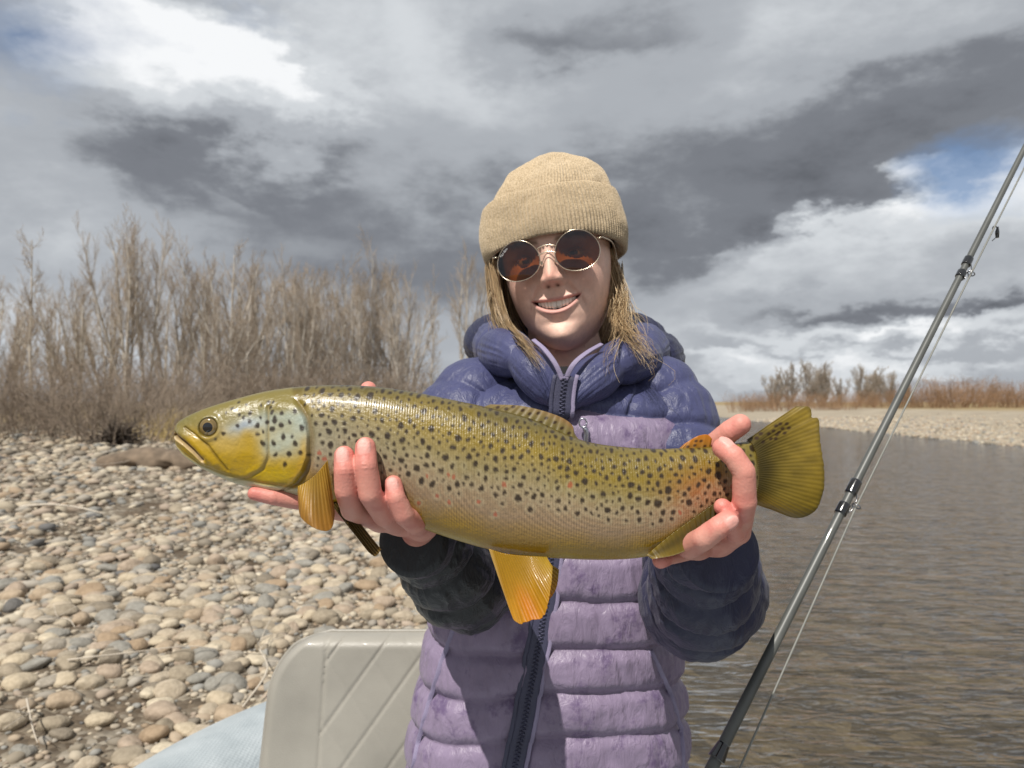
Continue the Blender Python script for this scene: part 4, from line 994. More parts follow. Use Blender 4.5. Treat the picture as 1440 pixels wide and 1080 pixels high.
# hair
def make_hair():
    rs = np.random.default_rng(9); mb = MB()
    def lock(pts, n, spread, r=.00036, curl=.004, fl=.0, tone=1.0):
        n = int(n * 1.5); wv_ = .0012 if spread < .008 else 0
        pts = np.array([P(*p) for p in pts])
        for _ in range(n):
            o = np.clip(rs.normal(0, 1, 3), -1.4, 1.4) * spread; grow_ = rs.uniform(.6, 1.5); q = pts.copy()
            k = np.linspace(0, 1, len(q))[:, None]
            q = q + o * (1 + fl * k * grow_) + rs.normal(0, curl, q.shape) * (.2 + k)
            e = rs.uniform(.6, 1.0); p = cr_path(q, 26); p = p + (wv_ * np.sin(np.linspace(0, 1, 26) * rs.uniform(5, 9) + rs.uniform(0, 6)) * np.linspace(.2, 1, 26))[:, None] * rs.normal(0, 1, 3); p = p[:max(8, int(26 * e))]
            rad = r * rs.uniform(.6, 1.3) * np.sin(np.linspace(.9, np.pi - .35, len(p))) 
            V, Fs = tube(p, np.maximum(rad, .00012), 3, False)
            c = np.array([(.50, .36, .20), (.32, .205, .105), (.66, .51, .31), (.42, .285, .15)][rs.integers(4)]) * rs.uniform(.75, 1.2) * tone
            mb.add(V, Fs, c)
    # image left
    lock([(693, 372, 1.06), (697, 405, 1.055), (704, 438, 1.045), (718, 468, 1.02), (742, 490, .950), (766, 522, .915)], 90, .0035, curl=.0018)
    lock([(690, 370, 1.08), (694, 410, 1.075), (702, 450, 1.07), (716, 480, 1.06), (735, 500, 1.06)], 80, .0055, curl=.002)
    lock([(697, 380, 1.035), (704, 420, 1.03), (715, 455, 1.02), (735, 478, .960), (752, 500, .925)], 40, .002, curl=.002)
    # image right
    lock([(852, 352, 1.075), (866, 405, 1.065), (862, 440, 1.06), (858, 466, 1.06), (862, 488, 1.06)], 90, .006, curl=.003, fl=.4)
    lock([(854, 356, 1.075), (866, 386, 1.07), (874, 420, 1.05), (870, 448, 1.02), (884, 470, .985), (906, 492, .955), (916, 518, .94)], 70, .004, curl=.004, fl=.8)
    lock([(854, 358, 1.075), (868, 400, 1.06), (882, 440, 1.03), (880, 462, .99), (898, 480, .96), (918, 505, .945), (905, 535, .94)], 30, .005, curl=.005, fl=1.0)
    lock([(870, 430, 1.05), (868, 470, .99), (860, 490, .96), (850, 510, .95), (852, 540, .935)], 12, .004, curl=.005, fl=1)
    lock([(866, 405, 1.07), (886, 432, 1.05), (902, 458, 1.04), (908, 488, 1.03)], 10, .002, r=.0003, curl=.006, fl=3)
    lock([(694, 400, 1.07), (688, 424, 1.06), (693, 450, 1.05), (700, 470, 1.04)], 7, .002, r=.0003, curl=.005, fl=2)
    # behind the neck
    lock([(740, 350, 1.19), (735, 420, 1.18), (745, 470, 1.16), (770, 510, 1.15)], 220, .02, r=.0009, curl=.004, tone=.8)
    lock([(830, 350, 1.19), (840, 420, 1.18), (835, 470, 1.16), (820, 510, 1.15)], 220, .02, r=.0009, curl=.004, tone=.8)
    lock([(705, 380, 1.11), (708, 430, 1.11), (722, 470, 1.11), (745, 500, 1.11)], 160, .009, r=.0008, curl=.003, tone=.85)
    lock([(862, 380, 1.11), (862, 430, 1.11), (852, 470, 1.11), (840, 500, 1.11)], 160, .009, r=.0008, curl=.003, tone=.85)
    under(link('hair', mb.mesh('hair', [M_hair]), person))
make_hair()

# jacket
JZ = [.80, .90, 1.00, 1.13, 1.25, 1.34, 1.41, 1.450, 1.472, 1.484, 1.490]
JC = [(.045, 1.06), (.046, 1.06), (.047, 1.055), (.056, 1.05), (.066, 1.05), (.072, 1.055), (.075, 1.06), (.076, 1.068), (.076, 1.075), (.076, 1.08), (.076, 1.08)]
JA = [.188, .186, .180, .162, .156, .162, .170, .168, .155, .130, .100]
JF = [.118, .120, .118, .110, .110, .112, .104, .090, .068, .048, .030]
JB = [.120, .120, .115, .105, .105, .105, .098, .090, .078, .062, .050]
BAF = .0565; SEAM0 = 1.432                                       # baffle height; the seam under the yoke
def baffle(f, p=3.0): return np.clip(1 - np.abs(2 * f - 1) ** p, 0, 1)
def make_jacket():
    n, m = 340, 330; zs = np.linspace(.80, 1.490, n)
    T = cr_path(np.column_stack([np.array(JC), JZ, JA, JF, JB]), 900)
    g = lambda k: np.interp(zs, T[:, 2], T[:, k])[:, None]
    th = np.linspace(-np.pi, np.pi, m, endpoint=False); s, c = np.sin(th), np.cos(th); e = 2 / 2.3
    X = g(3) * np.sign(s) * np.abs(s) ** e; cc = np.sign(c) * np.abs(c) ** e; Y = np.where(cc > 0, -g(4) * cc, -g(5) * cc); Z = np.repeat(zs[:, None], m, 1)
    q = np.stack([X, Y, Z], -1); wob = .010 * vn(np.stack([X * 7, Y * 7, Z * 5], -1), 31) + .004 * vn(np.stack([X * 22, Y * 22, Z * 15], -1), 32)
    sag = .006 * np.sin(th * 2)[None] - .010 * np.abs(np.sin(th))[None]
    zq = (Z + wob - sag - SEAM0) / BAF
    f = zq - np.floor(zq); row = np.floor(zq)
    # yoke: wider curved quilting
    pf = baffle(f); gath = fbm(np.stack([th[None] * 15 + row * 7.7 + zq * 1.4, row * 3.1, zq * 1.1], -1), 3, 41)
    big = fbm(np.stack([X * 14, Y * 14, Z * 9], -1), 3, 45)
    disp = .0074 * pf * (1 + .5 * big) + .0060 * (.55 - np.abs(gath)) * (1 - pf * .25) * ss(.02, .25, np.minimum(f, 1 - f)) + .006 * big
    # vertical stitch lines in the yoke
    yk = ss(SEAM0 - .002, SEAM0 + .004, Z + wob)
    for a0 in (-.95, -.45, .50, 1.0): disp -= yk * .007 * np.exp(-((th[None] - a0 - .12 * np.sin(Z * 60)) / .028) ** 2)
    zipx = np.exp(-(((X + g(0)) - zipper_x(Z)) / .010) ** 2) * (Y < 0)
    disp = disp * (1 - .75 * zipx)
    r = np.sqrt(X ** 2 + Y ** 2) + 1e-6; nx, ny = X / r, Y / r
    dz_ = zs[1] - zs[0]; off_ = Z + wob - SEAM0; Zs = Z - np.where(np.abs(off_) < dz_ * .5, off_, 0)
    V3 = np.stack([X + nx * disp + g(0), Y + ny * disp + g(1), Zs], -1)
    V, Fs = loft(V3, True, True); 
    fm_q = ((Z + wob)[:-1] < SEAM0 - .5 * (zs[1] - zs[0])).astype(int).ravel()
    fmat = np.r_[np.where(fm_q, 1, 0), np.zeros(2 * m, int)]
    Fs = [Fs[0], Fs[1]]
    me = new_mesh('jacket', V, Fs, None, True, [M_navy, M_lilac], fmat); return me
def zipper_x(z): return np.interp(z, [.98, 1.10, 1.25, 1.40, 1.50], [.012, .026, .046, .058, .064])
jk_me = make_jacket(); jacket = under(link('jacket', jk_me, person))
JT = BVHTree.FromPolygons([v.co[:] for v in jk_me.vertices], [p.vertices[:] for p in jk_me.polygons])
def on_jacket(px, py, out=.002):
    d = Vector(P(px, py, 1.0)) - Vector((0, 0, CAMZ)); hit, nrm, _, _ = JT.ray_cast(Vector((0, 0, CAMZ)), d.normalized())
    if hit is None: return P(px, py, .96)
    nrm = nrm if nrm.y < 0 else -nrm
    return np.array(hit + nrm * out)
def sub(o, par):                                              # sub-part built in world coordinates
    o.parent = par; o.matrix_parent_inverse = Matrix.Translation(-Vector(person.location)).inverted() @ Matrix.Translation(-Vector(person.location)); return o
def ribbon(name, path, w, t, mat, par, side=(1, 0, 0)):
    """flat tape along a path"""
    path = np.asarray(path); tg, _, _ = frames(path); s = np.array(side, float)
    s = s[None] - tg * (tg @ s)[:, None]; s /= np.linalg.norm(s, axis=1)[:, None]; nn = np.cross(tg, s); nn *= np.where(nn[:, 1:2] > 0, -1, 1)
    a = np.linspace(0, 2 * np.pi, 16, endpoint=False); ca = np.sign(np.cos(a)) * np.abs(np.cos(a)) ** .5; sa = np.sign(np.sin(a)) * np.abs(np.sin(a)) ** .5
    R = path[:, None] + (w / 2) * ca[None, :, None] * s[:, None] + (t / 2) * sa[None, :, None] * nn[:, None]
    V, Fs = loft(R); return sub(link(name, new_mesh(name, V, Fs, None, True, [mat])), par)
zp = [(791, 533), (789, 560), (787, 600), (784, 650), (779, 720), (774, 790), (767, 850), (756, 910), (744, 970), (733, 1030), (722, 1085), (712, 1140)]
def smooth_path(pp, n=120, out=.003, k=9):
    q = cr_path([list(p) + [0] for p in pp], n); w = np.array([on_jacket(a, b, out) for a, b, _ in q])
    y = np.convolve(np.pad(w[:, 1], k, mode='edge'), np.ones(2 * k + 1) / (2 * k + 1), 'valid'); w[:, 1] = .5 * y + .5 * np.minimum(y, w[:, 1]); return w
zpath = smooth_path(zp); zpath[:, 1] = np.minimum(zpath[:, 1], np.interp(zpath[:, 2], [1.40, 1.43], [9, .942]))
ribbon('zipper', zpath, .024, .004, M_zip, jacket)
for dx in (-.0135, .0135): ribbon('zipper_edge', zpath + [dx, -.001, 0], .005, .004, M_trim if dx > 0 else M_zip, jacket)
def zipper_teeth():
    mb = MB(); q = cr_path(zpath, 230)
    for i, p in enumerate(q):
        sx = .0013 if i % 2 else -.0013; a = np.array([p + [sx - .0022, -.0028, 0], p + [sx + .0022, -.0028, 0]]); V, Fs = tube(a, .0011, 5); mb.add(V, Fs)
    sub(link('zipper_teeth', mb.mesh('zipper_teeth', [M_zip])), jacket)['kind'] = 'stuff'
zipper_teeth()
for nm, pp in (('pocket_zipper', [(640, 880), (622, 930), (605, 985), (590, 1040), (580, 1090)]), ('pocket_zipper', [(914, 915), (934, 955), (950, 1000), (958, 1040), (960, 1085)])):
    ribbon(nm, smooth_path(pp, 60, .001, 5), .0062, .003, M_trim, jacket)
def pull(px, py, L_, ang, mat):
    a = on_jacket(px, py, .010); d = np.array([math.sin(ang), 0, -math.cos(ang)]); mb = MB()
    V, Fs = tube(cr_path([a, a + d * L_ * .3 + [.003, 0, 0], a + d * L_], 12), np.r_[.0022, .0022, np.full(10, .0034)], 8); mb.add(V, Fs)
    t = np.linspace(0, 2 * np.pi, 20); V, Fs = tube(np.stack([a[0] + .0045 * np.cos(t), np.full(20, a[1] - .002), a[2] + .004 + .0055 * np.sin(t)], 1), .0011, 6); mb.add(V, Fs)
    sub(link('zipper_pull', mb.mesh('zipper_pull', [mat])), jacket)
pull(788, 545, .034, -.45, M_zip); pull(818, 603, .022, .15, M_metal)

def sleeve(name, pts, seed, mats, split=None, spacing=.050, A=.0055, G=.0042):
    """quilted tube along a bent arm; pts: x, y, z, radius"""
    n, m = 260, 130; q = cr_path(np.array(pts), n); path, rad = q[:, :3], q[:, 3]
    t, nn, b = frames(path); a = np.linspace(0, 2 * np.pi, m, endpoint=False)
    L_ = np.r_[0, np.cumsum(np.linalg.norm(np.diff(path, axis=0), axis=1))][:, None]
    dirs = np.cos(a)[None, :, None] * nn[:, None] + np.sin(a)[None, :, None] * b[:, None]
    base = path[:, None] + dirs * rad[:, None, None]
    wob = .010 * vn(base * 9, seed) + .002 * vn(base * 25, seed + 1)
    z = (L_ + wob) / spacing; f = z - np.floor(z); pf = baffle(f); row = np.floor(z)
    gath = fbm(np.stack([np.cos(a)[None] * 4 + row * 5.1, np.sin(a)[None] * 4 + 0 * row, z * .8], -1), 3, seed + 2); big = fbm(base * 16, 3, seed + 3)
    disp = A * (pf - .35) * (1 + .4 * big) + G * (.5 - np.abs(gath)) * ss(.02, .22, np.minimum(f, 1 - f)) + .005 * big
    fade = ss(0, .03, L_) * ss(0, .02, L_[-1] - L_)
    R = base + dirs * (disp * fade)[..., None]
    R[-1] = R[-1] * .8 + path[-1] * .2
    V, Fs = loft(R); fmat = None
    if split is not None: fmat = np.r_[np.repeat((L_[:-1, 0] / L_[-1, 0] > split).astype(int), m), np.zeros(m, int), np.ones(m, int)]
    return sub(link(name, new_mesh(name, V, Fs, None, True, mats, fmat)), jacket)
wr, wl_ = RPALM[2][0], LPALM[2][0]
sleeve('sleeve', [(-.010, 1.075, 1.462, .050), (-.060, 1.06, 1.442, .061), (-.075, 1.01, 1.36, .060), (-.070, .945, 1.275, .057), (-.055, .885, 1.248, .054), (-.055, .80, 1.272, .048), (wr[0] + .004, wr[1] + .03, wr[2] - .010, .037), (wr[0] - .002, wr[1] - .022, wr[2] - .004, .030)], 51, [M_navy, M_navy_deep_shade], .50)
sleeve('sleeve', [(.160, 1.075, 1.462, .050), (.207, 1.06, 1.440, .061), (.222, 1.02, 1.36, .061), (.226, .955, 1.275, .062), (.212, .890, 1.228, .062), (.203, .815, 1.248, .057), (wl_[0] + .002, wl_[1] + .03, wl_[2] - .012, .043), (wl_[0] + .001, wl_[1] - .026, wl_[2] - .006, .034)], 61, [M_navy, M_navy_dark], .45)
# hood lying round the neck, and the collar
hood = sleeve('hood', [(*P(788, 575, .962), .008), (*P(779, 556, .962), .017), (*P(757, 528, .972), .023), (*P(728, 503, .998), .026), (*P(703, 491, 1.06), .030), (*P(706, 480, 1.14), .034), (*P(760, 470, 1.20), .040), (*P(830, 470, 1.20), .040), (*P(890, 484, 1.14), .034), (*P(906, 498, 1.06), .030), (*P(872, 510, .998), .026), (*P(836, 532, .972), .023), (*P(808, 557, .962), .017), (*P(797, 577, .962), .008)], 71, [M_navy], None, .085, .006, .0025)
sleeve('hood_fold', [(*P(700, 500, 1.13), .030), (*P(690, 480, 1.17), .034), (*P(740, 470, 1.25), .045), (*P(800, 465, 1.27), .05), (*P(870, 475, 1.24), .045), (*P(925, 498, 1.16), .032), (*P(915, 510, 1.10), .026)], 75, [M_navy_dark], None, .08, .008, .003)
ribbon('collar_tape', cr_path([P(791, 534, .940), P(781, 512, .940), P(766, 492, .950), P(750, 478, .968)], 40), .0062, .003, M_trim, jacket)
ribbon('collar_tape', cr_path([P(795, 534, .940), P(806, 513, .940), P(824, 497, .952), P(846, 484, .972)], 40), .0062, .003, M_trim, jacket)
# black shirt at the throat
def collar_shirt():
    n, m = 20, 60; a = np.linspace(0, 2 * np.pi, m, endpoint=False); c0 = P(796, 520, 1.055); R = []
    for i in range(n): 
        f = i / (n - 1); R.append(np.stack([c0[0] + (.064 - .006 * f) * np.sin(a), c0[1] - (.066 - .008 * f) * np.cos(a), np.full(m, c0[2] - .05 + .052 * f)], 1))
    V, Fs = loft(np.array(R), True, False); under(link('shirt', new_mesh('shirt', V, Fs, None, True, [M_black]), person))
collar_shirt()
# waders below the jacket
def waders():
    M_w = simple_mat('wader_fabric', (.16, .15, .13), .7, var=.15, scale=12, bump=.4, bscale=120)
    def fn(p):
        d = sd_cone(p, (.046, 1.06, .98), (.046, 1.06, .90), .13, .14); 
        for sx in (-.05, .16): d = smin(d, sd_chain(p, [((sx * .8 + .01, 1.06, .90), .10), ((sx, 1.05, .58), .075), ((sx, 1.07, .30), .062), ((sx, 1.06, .24), .055), ((sx, .96, .215), .045)], .03), .03)
        return np.maximum(d + .006 * np.sin(p[..., 2] * 40 + 6 * np.sin(p[..., 0] * 30)), .172 - p[..., 2])
    V, Fq = surface_nets(fn, (-.25, .80, .15), (.36, 1.30, 1.14), .01); under(link('waders', new_mesh('waders', V, Fq, None, True, [M_w]), person))
waders()

# sunglasses
def make_glasses():
    m, N, L, b = mat_new('brown_lens'); N.remove(b)
    tr = nd(N, 'ShaderNodeBsdfTransparent'); tr.inputs[0].default_value = (.21, .075, .010, 1)
    gl = nd(N, 'ShaderNodeBsdfGlossy', Roughness=.02); gl.inputs[0].default_value = (.8, .8, .85, 1); fr = nd(N, 'ShaderNodeFresnel', IOR=1.7)
    mx = nd(N, 'ShaderNodeMixShader'); L.new(fr.outputs[0], mx.inputs[0]); L.new(tr.outputs[0], mx.inputs[1]); L.new(gl.outputs[0], mx.inputs[2]); L.new(mx.outputs[0], N['Material Output'].inputs[0])
    gold = simple_mat('gold_wire', (.62, .52, .40), .22, metal=1, var=.05)
    white = simple_mat('white_print', (.85, .85, .85), .5, var=.02)
    r = empty('sunglasses', tuple(h2w([[0, -.10, 0]])[0])); tag(r, 'round gold wire sunglasses with brown lenses on the woman\'s face', 'sunglasses')
    def put(o): o.parent = r; o.matrix_parent_inverse = Matrix.Translation(-Vector(r.location)); return o
    Y0 = -.1035; cxs = .0375; R0 = .0272
    def outline(sx, n=96):
        a = np.linspace(0, 2 * np.pi, n, endpoint=False); rr = R0 * (1 + .025 * np.cos(2 * (a - np.pi / 4 * 0)) - .02 * np.sin(3 * a) )
        return np.stack([sx * cxs + rr * np.cos(a), np.zeros(n), -.001 + rr * .97 * np.sin(a)], 1)
    def wrap(p): p = p.copy(); p[:, 1] = Y0 + 2.6 * np.maximum(np.abs(p[:, 0]) - .015, 0) ** 2 * 1.0 + (p[:, 2]) * .10; return p
    for sx in (-1, 1):
        o = outline(sx); rings = []
        for k in (1.0, .9, .75, .55, .3, .02):
            c = np.array([sx * cxs, 0, -.001]); q = wrap(c + (o - c) * k); q[:, 1] -= .0022 * (1 - k * k); rings.append(q)
        Rr = np.array(rings); V, Fs = loft(h2w(Rr.reshape(-1, 3)).reshape(Rr.shape), True, False); n_ = Rr.shape[1] * len(rings)
        lens = put(link('lens', new_mesh('lens', V, Fs, None, True, [m])))
        p = wrap(o); p = np.vstack([p, p[:2]]); V, Fs = tube(h2w(p), .00062, 8, False); put(link('rim', new_mesh('rim', V, Fs, None, True, [gold])))
        q = np.array([[sx * (cxs + R0), 0, .010], [sx * (cxs + R0 + .006), 0, .0105]]); q = wrap(q)
        tp = np.vstack([q, [[sx * .0715, -.088, .011], [sx * .079, -.05, .010], [sx * .080, 0.0, .006], [sx * .079, .02, -.008]]])
        V, Fs = tube(h2w(cr_path(tp, 40)), .0011, 8); put(link('temple', new_mesh('temple', V, Fs, None, True, [gold])))
        pd = np.array([[sx * .0115, -.103, -.004], [sx * .0095, -.0985, -.006], [sx * .0085, -.0975, -.010]]); V, Fs = tube(h2w(cr_path(pd, 14)), np.r_[np.full(7, .0005), np.linspace(.0012, .0022, 7)], 8); put(link('nose_pad', new_mesh('nose_pad', V, Fs, None, True, [gold])))
    for z0, hgt in ((.010, .0028), (.001, .0030)):
        xs = np.linspace(-.0115, .0115, 24); p = np.stack([xs, 0 * xs - .0, z0 + hgt * (1 - (xs / .0115) ** 2)], 1); p = wrap(p); V, Fs = tube(h2w(p), .0009, 8); put(link('bridge', new_mesh('bridge', V, Fs, None, True, [gold])))
    # printed name on the lens
    cu = bpy.data.curves.new('print', 'FONT'); cu.body = 'Ray-Ban'; cu.size = .0042; cu.extrude = .00005; cu.align_x = 'CENTER'; cu.shear = .25
    t = bpy.data.objects.new('lens_print', cu); C.objects.link(t); dg = bpy.context.evaluated_depsgraph_get(); me = bpy.data.meshes.new_from_object(t.evaluated_get(dg)); bpy.data.objects.remove(t)
    v = np.empty(len(me.vertices) * 3, np.float32); me.vertices.foreach_get('co', v); v = v.reshape(-1, 3)
    a = math.radians(40); xx = v[:, 0] * math.cos(a) - v[:, 1] * math.sin(a); zz = v[:, 0] * math.sin(a) + v[:, 1] * math.cos(a)
    p = np.stack([xx - cxs - .0165, 0 * xx, zz + .0125], 1); p = wrap(p); p[:, 1] -= .0022; me.vertices.foreach_set('co', h2w(p).astype(np.float32).ravel()); me.materials.clear(); me.materials.append(white); me.update(); put(link('lens_print', me))
make_glasses()
# ------------------------------------------------------------------ the trout
def make_trout():
    YC = .620
    top = np.array([(255.5, 603), (257, 598), (262, 592), (275, 584), (300, 573), (340, 560), (380, 549.5), (430, 543), (480, 541.5), (530, 544), (580, 551), (640, 563), (700, 576), (750, 590), (800, 612), (830, 622), (870, 628), (920, 631), (960, 630), (1000, 628), (1030, 624), (1060, 620), (1075, 618)])
    bot = np.array([(255.5, 606), (257, 622), (262, 631), (275, 644), (300, 660), (340, 679), (380, 690), (430, 699), (480, 708), (530, 722), (580, 737), (640, 757), (690, 771), (730, 778), (770, 782), (830, 785), (880, 784), (915, 779), (950, 768), (985, 748), (1015, 722), (1040, 708), (1060, 704), (1075, 706)])
    n, m = 980, 240
    xs = np.unique(np.r_[255.5 + (1075 - 255.5) * np.linspace(0, 1, n), np.linspace(255.5, 262, 20)]); n = len(xs)
    T = cr_path(np.c_[top, 0 * top[:, 0]], 3000); B = cr_path(np.c_[bot, 0 * bot[:, 0]], 3000)
    yt = np.interp(xs, T[:, 0], T[:, 1]); yb = np.interp(xs, B[:, 0], B[:, 1])
    hw = np.interp(xs, [255, 262, 275, 300, 340, 400, 450, 520, 650, 800, 900, 960, 1000, 1040, 1060, 1075], [.001, .006, .0105, .0155, .020, .0245, .0255, .029, .031, .029, .024, .019, .0155, .012, .0085, .0015])
    Yc = YC + .0 * xs - .012 * ss(420, 260, xs) + .004 * ss(1000, 1075, xs)
    ph = np.linspace(0, 2 * np.pi, m, endpoint=False); ph = ph - .18 * np.sin(2 * ph) * 0
    # -cos: towards the camera, sin: up
    cz = np.sign(np.sin(ph)) * np.abs(np.sin(ph)) ** .92; cy = np.sign(np.cos(ph)) * np.abs(np.cos(ph)) ** .85
    PY = (yt[:, None] + yb[:, None]) / 2 - (yb - yt)[:, None] / 2 * cz[None]
    PX = np.repeat(xs[:, None], m, 1); D = -hw[:, None] * cy[None]
    face = np.abs(cy)[None] * np.ones_like(PX)
    S = YC / F
    def seg_d(px, py, pts):
        d = np.full(px.shape, 1e9)
        for (x0, y0), (x1, y1) in zip(pts[:-1], pts[1:]):
            vx, vy = x1 - x0, y1 - y0; t = np.clip(((px - x0) * vx + (py - y0) * vy) / (vx * vx + vy * vy + 1e-9), 0, 1); d = np.minimum(d, np.hypot(px - x0 - t * vx, py - y0 - t * vy))
        return d
    # features drawn in design coordinates
    oper = np.array([(421, 560), (432, 573), (441, 588), (447, 610), (446, 640), (438, 660), (424, 676), (395, 690)])
    ox = np.interp(PY, [560, 573, 588, 610, 640, 660, 676, 690], [421, 432, 441, 447, 446, 438, 424, 395])
    pre = [(389, 572), (391, 600), (392, 640), (384, 656), (362, 668), (340, 672)]
    mouth = [(257, 609), (264, 612.5), (276, 619), (290, 631), (301, 643)]
    maxl = [(277, 600), (297, 612), (312, 625), (324, 642), (335, 657)]
    jaw = [(259, 622), (275, 636), (296, 650), (330, 664), (380, 676), (420, 682)]
    hmask = ss(470, 440, PX)
    d_oper = (ox - PX)                                           # positive on the cover
    rel = .0030 * ss(-1, 3, d_oper) * ss(60, 12, d_oper) * ss(556, 575, PY) - .0022 * gs(d_oper + 4, 4.5) * ss(556, 575, PY)
    dp = seg_d(PX, PY, pre); rel = rel - .0011 * gs(dp, 2.2) + .0009 * gs(seg_d(PX, PY, [(x - 6, y - 1) for x, y in pre]), 5)
    dm = seg_d(PX, PY, mouth); rel = rel - .0042 * gs(dm, 2.6)
    rel = rel + .0016 * gs(seg_d(PX, PY, [(x + 2, y + 6) for x, y in mouth]), 3.5)
    dx_ = seg_d(PX, PY, maxl); rel = rel - .0013 * gs(dx_, 1.8) + .0018 * gs(seg_d(PX, PY, [(268, 606), (288, 618), (303, 634), (318, 650)]), 6)
    dj = seg_d(PX, PY, jaw); rel = rel - .0010 * gs(dj, 2.5)
    EX, EY = 310.5, 599.5; de = np.hypot(PX - EX, PY - EY)
    rel = rel + .0016 * gs(de - 15, 4) - .0035 * ss(13.5, 10, de)
    rel = rel - .0008 * gs(np.hypot((PX - 277) / 1.6, PY - 590), 2.2)
    rel = rel + .0006 * fbm(np.stack([PX * .05, PY * .05, 0 * PX], -1), 3, 7) * hmask
    # scales: fine relief
    sc_u = PX / 3.5; sc_v = PY / 3.0
    scal = np.cos(np.pi * (sc_u + sc_v)) * np.cos(np.pi * (sc_u - sc_v)); body_m = ss(452, 480, PX) * ss(1060, 1020, PX)
    rel = rel + .00022 * scal * body_m * face
    D2 = D - np.sign(cy)[None] * rel * face ** .5
    # to world
    c, s = math.cos(PITCH), math.sin(PITCH)
    def W(px, py, dep): 
        """design px to the plane at YC, then depth offset"""
        x = (px - 720) / F * YC; z = (HOR - py) / F * YC + CAMZ; return np.stack([x, dep, z], -1)
    R = W(PX, PY, Yc[:, None] + D2)
    # colours
    v = (PY - yt[:, None]) / (yb - yt)[:, None]                   # 0 back, 1 belly
    nz = fbm(np.stack([PX * .02, PY * .03, 0 * PX], -1), 4, 3); nf = fbm(np.stack([PX * .22, PY * .22, 0 * PX], -1), 3, 5)
    vv = v + .05 * nz
    keys = [0, .10, .25, .42, .55, .70, .84, .94, 1.0]
    cols = np.array([srgb(88, 78, 38), srgb(114, 97, 38), srgb(136, 115, 46), srgb(144, 130, 94), srgb(152, 133, 108), srgb(150, 127, 102), srgb(148, 118, 58), srgb(160, 126, 26), srgb(172, 148, 78)])
    col = np.stack([np.interp(vv, keys, cols[:, k]) for k in range(3)], -1)
    def mx(w, cc): 
        nonlocal col; w = np.clip(w, 0, 1)[..., None]; col = col * (1 - w) + np.asarray(cc) * w
    # greyer shoulder, more olive to the tail, red glow before the tail
    mx(.65 * ss(620, 470, PX) * ss(.12, .35, v) * ss(.72, .5, v), srgb(148, 143, 126))
    mx(.5 * ss(760, 900, PX) * ss(.65, .3, v), srgb(126, 108, 44))
    mx(.6 * gs(np.hypot((PX - 985) / 1.5, PY - 692), 34), srgb(168, 88, 52))
    mx(.5 * ss(900, 980, PX) * ss(.62, .85, v), srgb(156, 120, 34))
    mx(.45 * ss(1000, 1050, PX), srgb(110, 100, 45))
    col = col * (1 + .10 * nf + .06 * nz)[..., None]
    lite = body_m * ss(.50, .66, v) * ss(.92, .80, v) * np.clip(.55 + 1.3 * nz, 0, 1.2) * ss(560, 660, PX); col = col * (1 + (.30 * lite + .08 * body_m) * scal)[..., None]
    # head
    hd = ss(-3, 1, d_oper)
    hd = np.where(PX < 470, hd, 0) * ss(556, 566, PY + 40 * ss(428, 396, PX))
    PX0, PY0 = PX, PY; PX = PX + 13 * fbm(np.stack([PX * .03, PY * .03, 0 * PX], -1), 3, 61); PY = PY + 12 * fbm(np.stack([PX0 * .03, PY * .03, 0 * PX], -1), 3, 62)
    mx(hd * .8, srgb(128, 117, 66))
    mx(hd * .95 * ss(586, 620, PY + .12 * (PX - 330) * (PX < 330)) * ss(690, 672, PY), srgb(184, 150, 48))
    mx(hd * .8 * gs(PX - 330, 34) * gs(PY - 622, 12), srgb(196, 168, 100))
    op_c = hd * ss(364, 400, PX) * ss(570, 590, PY) * ss(664, 610, PY + .15 * (PX - 410)); op_c = op_c * (.72 + .6 * nz); mx(op_c * .9, srgb(180, 192, 184))
    mx(hd * .85 * gs((PX - 362) / 2.0, 15) * gs(PY - 602 + .1 * (PX - 362), 10), srgb(190, 202, 205))
    mx(hd * .5 * gs(PX - 358, 12) * gs(PY - 603, 6), srgb(120, 128, 150))
    mx(hd * .7 * gs(PX - 405, 40) * gs(PY - 668, 12), srgb(192, 165, 55))
    mx(hd * ss(0, 5, d_oper) * ss(14, 6, d_oper) * .6 * ss(600, 640, PY), srgb(200, 160, 70))
    PX, PY = PX0, PY0
    yl = np.interp(PX, [p[0] for p in jaw], [p[1] for p in jaw]); mx(ss(-1, 4, PY - yl) * ss(450, 420, PX) * .95, srgb(206, 198, 166))
    mx(ss(300, 268, PX) * ss(600, 588, PY) * .6, srgb(110, 105, 62))
    mx(.85 * gs(dm, 1.8), srgb(95, 62, 40)); mx(.7 * gs(seg_d(PX, PY, [(x + 1.5, y + 4.5) for x, y in mouth]), 2.0), srgb(215, 195, 165))
    mx(.8 * gs(dx_, 1.7), srgb(112, 92, 34)); mx(.5 * gs(dp, 1.5), srgb(140, 118, 62)); mx(.55 * gs(d_oper + 3, 3.5) * ss(560, 580, PY) * ss(688, 676, PY), srgb(120, 100, 60))
    mx(.5 * gs(dj, 1.6) * (PX < 400), srgb(140, 122, 60)); mx(ss(16.5, 12.5, de) * .8, srgb(96, 84, 40))
    # spots
    rs = np.random.default_rng(17); pts = []
    def put(x, y, r, kind):
        for q in pts[-900:]:
            if (q[0] - x) ** 2 + (q[1] - y) ** 2 < (q[2] + r + 3.2) ** 2: return
        pts.append((x, y, r, kind))
